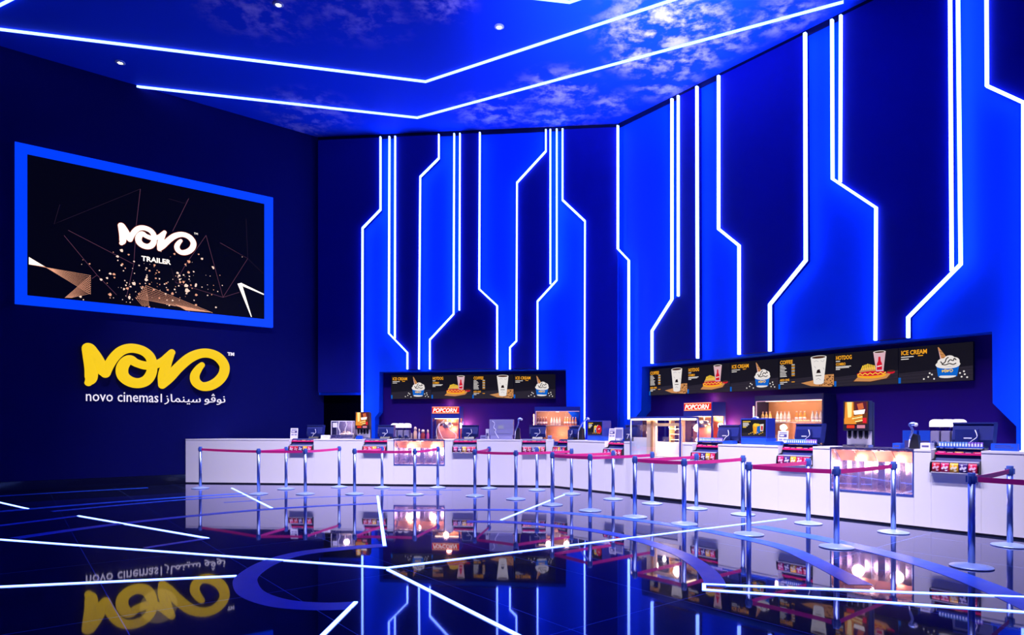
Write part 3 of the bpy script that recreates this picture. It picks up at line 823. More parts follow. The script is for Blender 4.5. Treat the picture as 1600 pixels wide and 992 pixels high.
def picture(b, kind, w, h, y):
    k = [0]
    def Y(): k[0] += 1; return y - .0004 * k[0]
    U = lambda u: -w / 2 + u * w
    V = lambda v: v * h
    P = lambda pts: [(U(u), V(v)) for u, v in pts]
    def F_(pts, m): b.flat(P(pts), Y(), m)
    def E_(u, v, ru, rv, m): b.ell(U(u), V(v), ru * h, rv * h, Y(), m)
    def St(pts, wd, m): b.stroke(P(pts), wd * h, Y(), m)
    F_([(0, 0), (1, 0), (1, .38), (0, .28)], TB)
    for v in (.08, .17, .25): St([(0, v), (1, v + .06)], .008, DK)
    if kind == 'icecream':
        F_([(.545, .93), (.56, .93), (.665, .64), (.60, .50)], TAN); F_([(.55, .90), (.60, .58), (.585, .56)], PK)
        for du, dv in ((.565, .82), (.58, .74), (.60, .66)): St([(du, dv), (du + .045, dv - .03)], .010, BRN)
        E_(.615, .52, .13, .10, WH); E_(.70, .56, .14, .13, WH); E_(.765, .52, .12, .11, WH); E_(.68, .47, .28, .08, WH)
        for pts in ([(.585, .54), (.61, .48), (.645, .52), (.66, .60), (.69, .64)], [(.68, .50), (.71, .57), (.75, .54), (.765, .60), (.79, .55)], [(.60, .46), (.65, .44), (.70, .47), (.75, .44), (.79, .47)]): St(smooth(pts, 4), .026, CH)
        F_([(.53, .44), (.55, .14), (.80, .12), (.83, .42), (.68, .36)], BLU)
        E_(.675, .13, .20, .045, WH); F_([(.55, .16), (.80, .14), (.80, .19), (.548, .21)], BLU)
        St(smooth([(.527, .47), (.56, .40), (.68, .36), (.80, .39), (.832, .46)], 4), .05, WH)
        for st in LOGO: b.stroke([(U(.60) + u * .20 * w * .75, V(.27) + v * .20 * w * .75) for u, v, r in st], [max(.006, 1.5 * r * .16 * w) for u, v, r in st], Y(), YE)
        for u, v in ((.42, .14), (.36, .09), (.47, .2), (.44, .24), (.86, .10), (.9, .16), (.93, .08), (.84, .2), (.5, .08), (.89, .24)): E_(u, v, .022, .022, WH)
    elif kind == 'hotdog':
        F_([(.30, .12), (.42, .34), (.92, .34), (.86, .16), (.60, .08)], BRN)
        F_([(.32, .13), (.42, .31), (.90, .31), (.83, .17), (.58, .10)], TAN)
        E_(.60, .40, .34, .12, TAN); E_(.60, .27, .40, .085, ORA); E_(.60, .33, .41, .07, RD)
        St([(.38 + .04 * i, .30 + (.05 if i % 2 else 0)) for i in range(12)], .028, YE)
        for i in range(8): St([(.44 + .03 * i, .44), (.47 + .025 * i, .62 - .015 * abs(i - 3))], .03, YE)
        F_([(.63, .95), (.82, .95), (.785, .38), (.675, .38)], PK); E_(.725, .94, .165, .035, WH); E_(.725, .935, .14, .025, BRN)
        F_([(.71, .80), (.74, .80), (.745, .68), (.765, .60), (.765, .42), (.685, .42), (.685, .60), (.705, .68)], RD)
        St([(.69, .52), (.76, .54)], .03, WH)
        E_(.90, .34, .10, .05, RD); E_(.90, .37, .10, .03, BRN)
    else:
        F_([(.42, .16), (.60, .05), (.95, .0), (1, .05), (1, .38), (.86, .38), (.62, .22)], TAN)
        rr = random.Random(5)
        for i in range(34):
            E_(.76 + .23 * rr.random(), .04 + .30 * rr.random(), .022, .016, BRN)
        F_([(.60, .93), (.88, .93), (.83, .12), (.655, .12)], WH); E_(.742, .12, .135, .03, WH)
        E_(.74, .93, .25, .055, WH); E_(.74, .93, .215, .038, BRN)
        E_(.74, .50, .055, .05, CH); F_([(.70, .44), (.78, .44), (.76, .56), (.72, .54)], CH); St([(.69, .36), (.79, .36)], .022, CH)
        for pts in ([(.66, .80), (.70, .83), (.74, .80)], [(.78, .82), (.82, .78), (.84, .84)], [(.67, .66), (.69, .60)], [(.82, .60), (.84, .54)], [(.70, .24), (.74, .28), (.78, .22)]): St(pts, .012, GR)
    F_([(.0, .0), (.035, .0), (.035, .16), (.0, .16)], BLU)
    return k
def captions(b, kind, w, h, y):
    U = lambda u: -w / 2 + u * w
    V = lambda v: v * h
    y -= .02
    def line(u0, u1, v, m=WH, t=.022): b.box(U(u0), U(u1), y, y + .001, V(v), V(v) + t * h, m)
    if kind == 'icecream':
        b.text('ICE CREAM', U(.04), y, V(.79), h * .17, ORA, ex=.001, width=w * .36, bold=.003)
        line(.04, .22, .72); line(.28, .35, .73, ORA); line(.04, .15, .66)
    elif kind == 'hotdog':
        b.text('HOTDOG', U(.03), y, V(.80), h * .17, ORA, ex=.001, width=w * .26, bold=.003)
        line(.03, .10, .745); b.text('COMBO', U(.03), y, V(.63), h * .11, ORA, ex=.001, width=w * .16, bold=.002)
        line(.03, .28, .58); line(.03, .25, .545); line(.03, .10, .50)
    else:
        b.text('COFFEE', U(.03), y, V(.80), h * .17, ORA, ex=.001, width=w * .24, bold=.003)
        for i in range(8):
            line(.03, (.10, .13, .15, .12, .16, .14, .15, .16)[i], .74 - .05 * i); line(.25, .31, .75 - .05 * i, ORA if i % 2 else WH)
        b.text('ADD ONS', U(.03), y, V(.25), h * .10, ORA, ex=.001, width=w * .18, bold=.002)
        line(.03, .17, .20); line(.25, .31, .20, ORA); line(.03, .10, .15)
def menu_screen(F, s0, s1, z0, z1, y, kind, label, group):
    sc = (s0 + s1) / 2; w = s1 - s0 - .012; h = z1 - z0
    r = thing('menu_screen', label, 'menu screen', F, sc, -y, z0, group=group)
    b = MB(); b.box(-w / 2 - .004, w / 2 + .004, .0, .07, -.006, h + .006); b.build('housing', M_BLK, r)
    b = MB(); b.box(-w / 2, w / 2, -.004, 0, 0, h, DK); picture(b, kind, w, h, -.0045); dsp = b.build('display', PM, r, normals=False)
    b = MB(); captions(b, kind, w, h, -.004); b.build('caption', PM, dsp)
ny = .28
y0, y1 = BW.pix(611, 586.5, -ny), BW.pix(868, 622, -ny)
kinds = ['icecream', 'hotdog', 'coffee', 'icecream']
labs = ['ice cream menu screen at the left end of the back wall menu row', 'hotdog menu screen in the back wall menu row', 'coffee menu screen in the back wall menu row', 'ice cream menu screen at the right end of the back wall menu row']
zt = y0[1]; zb = y1[1]
for i, k in enumerate(kinds):
    a = y0[0] + (y1[0] - y0[0]) * i / 4; c = y0[0] + (y1[0] - y0[0]) * (i + 1) / 4
    menu_screen(BW, a, c, zb, zt, ny, k, labs[i], 'menu screens over the back bar')
a0, a1 = RW.pix(1015, 578, -ny), RW.pix(1521, 533.5, -ny)
b0, b1 = RW.pix(1015, 619, -ny), RW.pix(1521, 591.5, -ny)
zt = (a0[1] + a1[1]) / 2; zb = (b0[1] + b1[1]) / 2
kinds = ['coffee', 'hotdog', 'icecream', 'coffee', 'hotdog', 'icecream']
labs = ['coffee menu screen at the left end of the right wall menu row', 'hotdog menu screen in the left half of the right wall menu row', 'ice cream menu screen in the middle of the right wall menu row',
        'coffee menu screen in the middle of the right wall menu row', 'hotdog menu screen in the right half of the right wall menu row', 'large ice cream menu screen at the right end of the right wall menu row']
for i, k in enumerate(kinds):
    a = a0[0] + (a1[0] - a0[0]) * i / 6; c = a0[0] + (a1[0] - a0[0]) * (i + 1) / 6
    menu_screen(RW, a, c, zb, zt, ny, k, labs[i], 'menu screens over the right bar')

# ------------------------------------------------------------------ stanchions
POSTS = {1: (313, 763), 2: (404, 772), 3: (447, 764), 4: (477, 772), 5: (530, 761), 6: (554, 772), 7: (597, 762), 8: (648, 773), 9: (684, 762), 10: (742, 775), 11: (764, 763),
         12: (806, 780), 13: (839, 766), 14: (863, 789), 15: (893, 772), 16: (922, 798), 17: (958, 780), 18: (992, 808), 19: (1019, 787), 20: (1069, 819), 21: (1088, 795),
         22: (1161, 804), 23: (1170, 835), 24: (1263, 818), 25: (1307, 855), 26: (1396, 832), 27: (1518, 886), 28: (1578, 853)}
SP = {k: ground(*v) for k, v in POSTS.items()}
LINKS = [(1, 2), (2, 3), (2, 4), (4, 5), (6, 7), (6, 8), (8, 9), (10, 11), (10, 12), (12, 15), (14, 17), (14, 16), (16, 19), (18, 21), (18, 20), (20, 22), (23, 24), (23, 25), (25, 26), (27, 28)]
PL = {1: 'leftmost chrome belt post, standing before the plain counter end', 2: 'chrome belt post second from the left, out in front', 3: 'chrome belt post third from the left, close to the counter', 4: 'chrome belt post in front of the leftmost candy rack',
      5: 'chrome belt post close to the counter under the heated glass cabinet', 6: 'chrome belt post out in front, left of the floor line before the warmer', 7: 'chrome belt post close to the counter left of the back popcorn warmer',
      8: 'chrome belt post standing before the back popcorn warmer glass', 9: 'chrome belt post close to the right end of the back popcorn warmer', 10: 'chrome belt post right of the back popcorn warmer, out in front',
      11: 'chrome belt post close to the counter under the grey monitor back', 12: 'chrome belt post out in front, left of the counter corner', 13: 'chrome belt post without belt, close to the counter corner',
      14: 'chrome belt post standing before the counter corner', 15: 'chrome belt post close to the counter right of the corner', 16: 'chrome belt post out in front, below the popcorn bucket monitor', 17: 'chrome belt post close to the counter before the showcase pillar',
      18: 'chrome belt post out in front at the left edge of the lit showcase', 19: 'chrome belt post close to the lit glass showcase', 20: 'chrome belt post out in front at the right edge of the lit showcase', 21: 'chrome belt post close to the counter by the rack right of the showcase',
      22: 'chrome belt post close to the counter under the popcorn box monitor', 23: 'chrome belt post out in front, at the end of the long floor line', 24: 'chrome belt post close to the rack left of the right warmer',
      25: 'chrome belt post out in front of the wide right popcorn warmer', 26: 'chrome belt post close to the right end of the wide right warmer', 27: 'nearest and tallest chrome belt post at the right edge', 28: 'chrome belt post close to the counter at the right edge'}
def make_post(label):
    r = thing('stanchion', label, 'queue post', loc=(0, 0, 0), group='queue barrier posts')
    b = MB(); b.lathe([(0, 0), (.195, 0), (.20, .008), (.195, .014), (.12, .030), (.06, .042), (.036, .048), (0, .048)], seg=40); b.build('base', M_BASE, r)
    b = MB(); b.lathe([(.033, .046), (.033, .90)], seg=24); b.build('pole', M_CHROME, r)
    b = MB(); b.lathe([(.0, .885), (.036, .885), (.037, .89), (.037, .994), (.033, 1.0), (0, 1.0)], seg=24)
    for k in range(4):
        a = k * math.pi / 2; cx, cy = .040 * math.cos(a), .040 * math.sin(a)
        b.box(cx - .011, cx + .011, cy - .011, cy + .011, .898, .968, 0, .003)
    b.build('belt_cassette', M_HEAD, r)
    return r
post0 = None; posts = {}
for k, p in SP.items():
    if post0 is None: r = post0 = make_post(PL[k])
    else: r = copy_tree(post0); r['label'] = PL[k]
    r.location = p
    r.rotation_euler = (0, 0, BC.a if k <= 13 else RC.a)
    posts[k] = r
def belt(p, q, parent):
    d = (q - p); L_ = d.length; u = d.normalized(); ang = math.atan2(u.y, u.x)
    b = MB(); n = 8; x0, x1 = .058, L_ - .06
    for i in range(n):
        a = x0 + (x1 - x0) * i / n; c = x0 + (x1 - x0) * (i + 1) / n
        za = .905 - .006 * (1 - (2 * i / n - 1) ** 2); zc = .905 - .006 * (1 - (2 * (i + 1) / n - 1) ** 2)
        b.prism([(a, za), (c, zc), (c, zc + .055), (a, za + .055)], -.002, .002)
    bmesh.ops.remove_doubles(b.bm, verts=b.bm.verts, dist=1e-5)
    o = b.build('belt', M_BELT, parent)
    o.rotation_euler = (0, 0, ang - parent.rotation_euler[2])
for i, j in LINKS: belt(SP[i], SP[j], posts[i])
q = SP[27] + Vector((RC.t.x, RC.t.y, 0)) * 1.7
r = copy_tree(post0); r.location = q; r.rotation_euler = (0, 0, RC.a); r['label'] = 'chrome belt post beyond the right edge of the photo'
for ch in list(r.children):
    if ch.name.startswith('belt') and 'cassette' not in ch.name: bpy.data.objects.remove(ch)
belt(SP[27], q, posts[27])

# ------------------------------------------------------------------ machines
def popcorn_machine(F, s, d, w, h, dp, label, strands):
    r = thing('popcorn_machine', label, 'popcorn machine', F, s, d, BZ, group='popcorn machines')
    x = w / 2; y0, y1 = -dp / 2, dp / 2
    b = MB(); b.box(-x, x, y0, y1, 0, .14, 0, .01); b.build('base_cabinet', M_POST, r)
    for px in (-x, x - .04):
        for py in (y0, y1 - .04):
            b = MB(); b.box(px, px + .04, py, py + .04, .14, h - .34); b.build('corner_post', M_POST, r)
    b = MB(); b.box(-x, x, y0, y1, h - .34, h, 0, .008); b.build('roof_box', M_POST, r)
    b = MB(); b.box(-x + .03, x - .03, y0 - .012, y0 - .001, h - .205, h - .005, 0)
    b.box(-x + .035, x - .035, y0 - .014, y0 - .011, h - .030, h - .015, 1); b.box(-x + .035, x - .035, y0 - .014, y0 - .011, h - .195, h - .180, 1)
    b.build('sign_panel', [emit('red lit sign', 'f02418', 1.1), emit('cream lit edge', 'ffd8a0', 1.2)], r); sgn = list(r.children)[-1]
    b = MB(); b.text('POPCORN', -x + .05, y0 - .014, h - .165, .16, width=w - .14, ex=.001, shear=.25, bold=.004); b.build('sign_lettering', emit('sign white', 'fff6ec', 1.4), sgn)
    b = MB(); b.box(-x + .04, x - .04, y1 - .05, y1 - .04, .14, h - .34); b.build('back_panel', M_COPPER, r)
    b = MB(); b.box(-x + .04, x - .04, y0 + .012, y0 + .018, .15, h - .345); b.build('front_glass', M_GLASS, r)
    for px in (-x + .012, x - .018):
        b = MB(); b.box(px, px + .006, y0 + .04, y1 - .05, .15, h - .345); b.build('side_glass', M_GLASS, r)
    b = MB(); b.lathe([(0, h - .62), (.13, h - .62), (.16, h - .56), (.16, h - .46), (.12, h - .44), (0, h - .44)], 0, .0, 20); b.tube([(0, 0, h - .45), (0, 0, h - .34)], .02); b.build('kettle', M_STEEL, r)
    b = MB(); b.box(-x + .16, x - .10, -.10, -.09, .15, .55); b.build('inner_shield', mat('salmon panel', (.85, .30, .24), .5), r)
    b = MB()
    rr = random.Random(11)
    for i in range(90):
        b.ball((rr.uniform(-x + .09, x - .09), rr.uniform(-.07, y1 - .09), .155 + rr.random() ** 2 * .12), .022, seg=6)
    b.build('popcorn_heap', M_CORN, r, kind='stuff')
    b = MB(); b.box(-x + .06, x - .06, -.05, .05, h - .352, h - .342); b.build('lamp_panel', M_WARM, r)
    lamp('machine_glow', r, (0, -.2, h - .42), 14, (1, .5, .24)); lamp('machine_glow', r, (x * .5, -.12, .45), 8, (1, .48, .2))
    lamp('machine_glow', r, (x + .06, y1 - .06, .55), 55, (1, .38, .14)); lamp('machine_glow', r, (0, y1 - .02, h + .10), 8, (1, .35, .22))  # unseen lights added beside and above the machine to tint the niche
    if strands:
        for pts in ([(-.18, .62), (-.26, .40), (-.22, .15)], [(-.04, .70), (-.2, .5), (-.06, .14)], [(.05, .70), (.10, .46), (.30, .30), (.28, .14)]):
            b = MB(); b.tube(smooth([(a, y0 - .02 - .01 * i, c) for i, (a, c) in enumerate(pts)], 6), .008); b.build('white_strand', M_STRAND, r)  # thin white curved tubes down the front
    return r
popcorn_machine(BW, BW.s(695.5, .34), .0, .84, 1.10, .55, 'blue popcorn machine with lit red sign on the back bar of the back wall', True)
popcorn_machine(RW, RW.s(1089, .3), .0, .84, 1.12, .55, 'blue popcorn machine with lit red sign behind the lit glass showcase', False)

def bottle_mesh(cm, capm):
    b = MB()
    b.lathe([(0, 0), (.032, 0), (.034, .01), (.034, .12), (.026, .16), (.014, .185), (.014, .205), (0, .205)], seg=12, mi=0)
    b.lathe([(0, .2055), (.017, .2055), (.017, .23), (0, .23)], seg=10, mi=1)
    b.lathe([(.0345, .04), (.0345, .10)], seg=12, mi=2)
    return b, [cm, capm, mat('bottle label paper', (.9, .75, .6), .5)]
BOT = {'pale': (.95, .78, .6), 'orange': (.9, .30, .06), 'amber': (.8, .46, .12), 'dark': (.2, .05, .03)}
def drinks_fridge(F, s, d, w, h, dp, label, groups, where, z=BZ, body=None):
    r = thing('drinks_fridge', label, 'drinks fridge', F, s, d, z, group='open drinks fridges')
    x = w / 2; y0, y1 = -dp / 2, dp / 2; t = .03
    b = MB(); b.box(-x, -x + t, y0, y1, 0, h); b.box(x - t, x, y0, y1, 0, h); b.box(-x + t, x - t, y0, y1, h - .12, h); b.box(-x + t, x - t, y0, y1, 0, .10)
    b.build('cabinet', body or M_POST, r)
    b = MB(); b.box(-x + t, x - t, y1 - .03, y1, .10, h - .12); b.build('back_panel', M_WOOD, r)
    sh = h * .52
    b = MB(); b.box(-x + t, x - t, y0 + .04, y1 - .03, sh - .02, sh); b.build('shelf', M_CREAM, r)
    b = MB(); b.box(-x + t, x - t, y0 - .006, y0 + .012, h - .135, h - .12); b.box(-x + t, -x + t + .012, y0 - .006, y0 + .012, .1, h - .135); b.build('door_frame', emit('frame glow', 'f0b8d8', .9), r)
    b = MB(); b.box(-x + t + .01, x - t - .01, y0 + .014, y0 + .02, .10, h - .14); b.build('front_glass', M_GLASS, r)
    b = MB(); b.lathe([(0, 0), (.012, 0), (.012, sh * .6), (0, sh * .6)], -x - .02, y0 - .015, 10); o = b.build('lamp_tube', emit('orange tube', (1, .45, .16), 14), r); o.location = (0, 0, sh * .95)
    b = MB(); b.box(-x + .1, x - .1, .0, .04, h - .128, h - .122); b.build('ceiling_lamp', M_WARM, r)
    b = MB(); b.lathe([(0, 0), (.05, 0), (.05, -.03), (0, -.03)], 0, y0 + .06, 14); o = b.build('round_lamp', emit('round lamp', 'fff0f0', 1.6), r); o.location = (0, 0, h - .121)
    lamp('fridge_lamp', r, (-x * .4, y0 + .05, h - .2), 9, (1, .62, .42)); lamp('fridge_lamp', r, (x * .4, y0 + .05, h - .2), 9, (1, .62, .42)); lamp('fridge_lamp', r, (x * .2, -.05, sh * .6), 12, (1, .5, .28))
    lamp('fridge_lamp', r, (-x - .06, y0 - .06, sh * 1.2), 3.0, (1, .42, .15), .03)
    n = 0; tot = sum(c for c, k in groups); xx = -x + .09; step = (w - .14) / (tot + len(groups) - 1)
    for c, k in groups:
        for i in range(c):
            b, ms = bottle_mesh(mat('bottle ' + k, BOT[k], .25), mat('bottle cap', (.75, .5, .45), .4))
            o = b.build('bottle', ms)
            o.location = F.world(s + xx, d + .10, z + sh + .0005); o.rotation_euler = (0, 0, F.a)
            tag(o, '%s bottle, %s from left in the drinks fridge %s' % (k, ORD[n], where), 'bottle', 'bottles in the drinks fridges')
            n += 1; xx += step
        xx += step
    return r
drinks_fridge(BW, BW.s(871, .2), -.02, 1.28, 1.08, .56, 'blue framed drinks fridge with bottles at the right end of the back bar', [(4, 'dark'), (4, 'pale'), (5, 'orange')], 'on the back wall bar')
drinks_fridge(RW, RW.s(1229, .3), -.02, 1.55, 1.22, .56, 'wide dark drinks fridge with bottles in the right niche', [(3, 'amber'), (4, 'pale'), (3, 'orange'), (3, 'pale')], 'in the right niche', body=mat('black blue cabinet', (.004, .008, .06), .4))

def dispenser(F, s, d, w, h, label, z=CZ):
    r = thing('drinks_dispenser', label, 'drinks dispenser', F, s, d, z + .0005, group='drinks dispensers')
    x = w / 2; y0 = -.22
    b = MB(); b.box(-x, x, y0 + .13, -.02, 0, h * .97, 0, .01); b.box(-x, x, y0, y0 + .125, h * .36, h, 0, .01); b.build('housing', M_BLK, r)
    b = MB(); pw, p0, p1 = x * .9, h * .50, h * .98
    yy = y0 - .003
    b.box(-pw, pw, yy, y0, p0, p1, 0)
    U = lambda u: -pw + 2 * pw * u
    V = lambda v: p0 + (p1 - p0) * v
    def fl(pts, m, k): b.flat([(U(u), V(v)) for u, v in pts], yy - .0005 * k, m)
    fl([(0, 0), (.42, 0), (.40, 1), (0.05, 1)], 1, 1); fl([(.16, .3), (.32, .3), (.34, 1), (.12, 1)], 2, 2)
    fl([(.45, 1), (.95, 1), (.98, .55), (.78, .40), (.5, .62)], 3, 2); fl([(.55, .9), (.80, .95), (.85, .70), (.62, .62)], 4, 3)
    for i in range(4): fl([(.30 + .05 * i, .34 - .07 * i), (.78, .44 - .08 * i), (.80, .38 - .08 * i), (.28 + .05 * i, .28 - .07 * i)], 2 if i % 2 else 1, 4 + i)
    fl([(0, 0), (.55, 0), (.40, .22), (0, .26)], 1, 9); fl([(.40, .60), (.90, .66), (.86, .46), (.44, .42)], 5, 3); fl([(.80, .05), (.96, .05), (.96, .28), (.80, .28)], 6, 9)
    b.build('lit_poster', [emit('poster brown', '6a3414', 1.0), emit('poster amber', 'e8902c', 1.1), emit('poster gold', 'ffd98a', 1.3), emit('poster hair', '5a1830', 1.0), emit('poster skin', 'd8683c', 1.0),
                           emit('poster white', 'fff0e4', 1.3), emit('poster red', 'e0182c', 1.1)], r, normals=False)
    for i, (c, n_) in enumerate((('f03c20', 'red valve plate'), ('e890a8', 'pink valve plate'))):
        a = -x * .7 + i * x * .8
        b = MB(); b.box(a, a + x * .6, y0 - .006, y0, h * .41, h * .48); b.build('valve_plate', emit('plate ' + c, c, .9), r, label=n_)
    for i in range(4):
        a = -x * .66 + i * x * .44
        b = MB(); b.lathe([(0, h * .18), (.018, h * .18), (.028, h * .22), (.028, h * .365), (0, h * .365)], a, y0 + .07, 10); b.build('nozzle', M_BLK, r)
    b = MB(); b.box(-x, x, y0 - .02, y0 + .16, 0, .04, 0, .008); b.build('drip_tray', M_STEEL, r)
    b = MB(); b.box(-x * .95, x * .95, y0 + .118, y0 + .128, .04, h * .35); b.build('splash_plate', M_PALE, r)
dispenser(BC, BC.s(570, -.56), -.56, .37, .70, 'small drinks dispenser with lit poster on the back counter')
dispenser(RC, RC.s(1347, -.42), -.42, .40, .74, 'drinks dispenser with lit poster on the wide right warmer')

def slush(F, s, d, w, label, z=BZ, h=.62):
    r = thing('slush_machine', label, 'drinks machine', F, s, d, z, group='three bowl drink machines')
    x = w / 2; bw = w / 3
    b = MB(); b.box(-x, x, -.10, .24, 0, .20, 0, .02); b.box(-x, x, .10, .24, .20, h * .55, 0, .02); b.build('body', M_PALE, r)
    b = MB(); b.box(-x + .02, x - .02, -.22, -.10, 0, .05, 0, .01); b.build('drip_tray', M_STEEL, r)
    for i in range(3):
        cx = -x + bw * (i + .5)
        b = MB(); b.box(cx - bw * .46, cx + bw * .46, -.16, .10, .205, h - .13, 0, .02); bo = b.build('bowl', glass_mat('bowl plastic', (.75, .72, .85), .15), r)
        b = MB(); b.box(cx - bw * .42, cx + bw * .42, -.15, .09, .21, h - .20, 0, .02); b.build('iced_drink', M_PALE, bo)
        b = MB(); b.lathe([(bw * .30, -.14), (bw * .36, -.05), (bw * .36, .05), (bw * .30, .10)], 0, 0, 12); o = b.build('auger', M_PALE, bo); o.rotation_euler = (math.pi / 2, 0, 0); o.location = (cx, -.02, .33)
        b = MB(); n = 10
        pr = [(cx - bw * .48, h - .13)] + [(cx - bw * .48 * math.cos(math.pi * k / n), h - .06 + .06 * math.sin(math.pi * k / n)) for k in range(n + 1)] + [(cx + bw * .48, h - .13)]
        b.prism(pr, -.17, .12); b.build('lid', mat('lit white lid', (.85, .82, .85), .4, em=(1, .85, .9), es=.75), r)
        b = MB(); b.lathe([(0, 0), (.045, 0), (.05, .02), (.03, .04), (0, .04)], 0, 0, 14); b.box(-.012, .012, -.10, .02, .03, .06); o = b.build('tap', M_DKBLUE, bo); o.rotation_euler = (math.pi / 2, 0, 0); o.location = (cx, -.162, .24)
slush(BW, BW.s(627, .1), .08, .54, 'white three bowl slush machine on the back bar left of the popcorn machine')
slush(RC, RC.s(1482, -2.3), -2.3, .48, 'white three bowl slush machine behind the register at the right edge', h=.66)

def register(F, px, d, label, w=.42, z=CZ, h=.34, tilt=0):
    r = thing('cash_register', label, 'cash register', F, F.s(px, d), d, z + .0005, group='cash registers seen from behind', rot=tilt)
    b = MB(); b.prism([(-.12, 0), (.16, 0), (.14, .05), (-.08, .06)], -w * .3, w * .3, 'x'); b.build('foot', M_BLK, r)
    b = MB(); b.prism([(-.02, .05), (.10, .05), (.19, h), (.15, h + .015), (.02, h), (-.04, .14)], -w / 2, w / 2, 'x'); b.build('screen_housing', M_DKBLUE, r)
    b = MB(); b.box(-w / 2, w / 2, .0, .18, h - .004, h + .022, 0, .006); b.build('top_lip', M_DKBLUE, r)
    b = MB(); b.box(-w * .40, w * .18, -.075, -.04, .06, h * .80, 0, .008); cd = b.build('customer_display', M_DKBLUE, r)
    b = MB(); b.box(-w * .18, w * .02, -.078, -.074, h * .42, h * .47); b.build('maker_plate', M_PALE, cd)
    b = MB(); b.tube(smooth([(w * .10, -.08, h * .76), (w * .16, -.10, h * .5), (w * .02, -.10, .12), (-w * .1, -.09, .05)], 6), .006); b.build('cable_or_glint', M_STRAND, r)
    b = MB(); b.box(w * .30, w * .38, .0, .06, h * .45, h * .62); b.build('side_port', M_GREY, r)
register(BC, 492, -.52, 'cash register behind the leftmost candy rack')
register(BC, 603, -.52, 'cash register left of the slush machine, behind the rack left of the warmer')
register(BC, 734, -.52, 'cash register right of the back popcorn machine')
register(BC, 840, -.52, 'cash register left of the counter corner')
register(RC, 896, -.50, 'small cash register right of the counter corner', w=.32, h=.30)
register(RC, 986, -.52, 'cash register half hidden left of the lit glass showcase', w=.36)
register(RC, 1138, -.50, 'cash register behind the rack right of the lit showcase', w=.46)
register(RC, 1263, -.50, 'cash register behind the rack left of the right warmer', w=.46, h=.36)
register(RC, 1520, -.50, 'large dark cash register behind the rack at the right edge', w=.50, h=.37)

def leaflet(F, px, d, label, h=.28, w=.20, lean=.25):
    r = thing('leaflet_stand', label, 'leaflet stand', F, F.s(px, d), d, CZ + .0005, group='acrylic leaflet stands')
    b = MB(); b.prism([(-.03, 0), (.05, 0), (.05, .004), (-.02, .004), (-.02 + lean * h * .4, h), (-.026 + lean * h * .4, h)], -w / 2, w / 2, 'x'); hl = b.build('acrylic_holder', mat('clear acrylic sheet', (.75, .75, .9), .1), r)
    b = MB()
    def at(u, v, k): return (-w / 2 + u * w, -.0275 + lean * .4 * v * h - k * .0006, v * h)
    def q(u0, u1, v0, v1, k, m): b._face([b.bm.verts.new(at(a, c, k)) for a, c in ((u0, v0), (u1, v0), (u1, v1), (u0, v1))], m)
    q(.05, .95, .05, .96, 1, 0); q(.12, .88, .84, .90, 2, 1); q(.12, .88, .55, .78, 2, 1); q(.2, .6, .62, .72, 3, 0)
    q(.12, .46, .12, .45, 2, 2); q(.54, .88, .12, .45, 2, 2)
    b.build('printed_sheet', [M_PAPER, M_INK, M_GREY], hl, normals=False)
leaflet(BC, 460, -.30, 'small leaflet stand on the counter left of the first register')
leaflet(RC, 957, -.36, 'small leaflet stand on the counter left of the lit showcase')
leaflet(RC, 1224, -.36, 'leaflet stand on the counter right of the popcorn box monitor', h=.25, w=.19)

def box_sign(F, px, d, label, w, h, dp, name, cat, m, z=CZ, text=None, lean=0.04):
    r = thing(name, label, cat, F, F.s(px, d), d, z + .0005)
    b = MB(); b.prism([(-dp / 2, 0), (dp / 2, 0), (dp / 2, h), (-dp / 2 + lean, h)], -w / 2, w / 2, 'x'); b.build('block', m, r)
    b = MB()
    for k in range(2): b.box(-w * .35, w * (.35 - .1 * k), -dp / 2 - .001 + lean * (.4 + .25 * k), -dp / 2 + .01 + lean * (.4 + .25 * k), h * (.4 + .25 * k), h * (.48 + .25 * k))
    b.build('printed_lines', M_INK, r)
box_sign(BC, 509, -.25, 'small white tent sign on the counter left of the heated glass cabinet', .24, .10, .10, 'tent_sign', 'sign', M_PAPER)
box_sign(RC, 1570, -.22, 'blue sign block on the counter at the right edge', .30, .10, .08, 'sign_block', 'sign', M_BLUE, lean=.01)

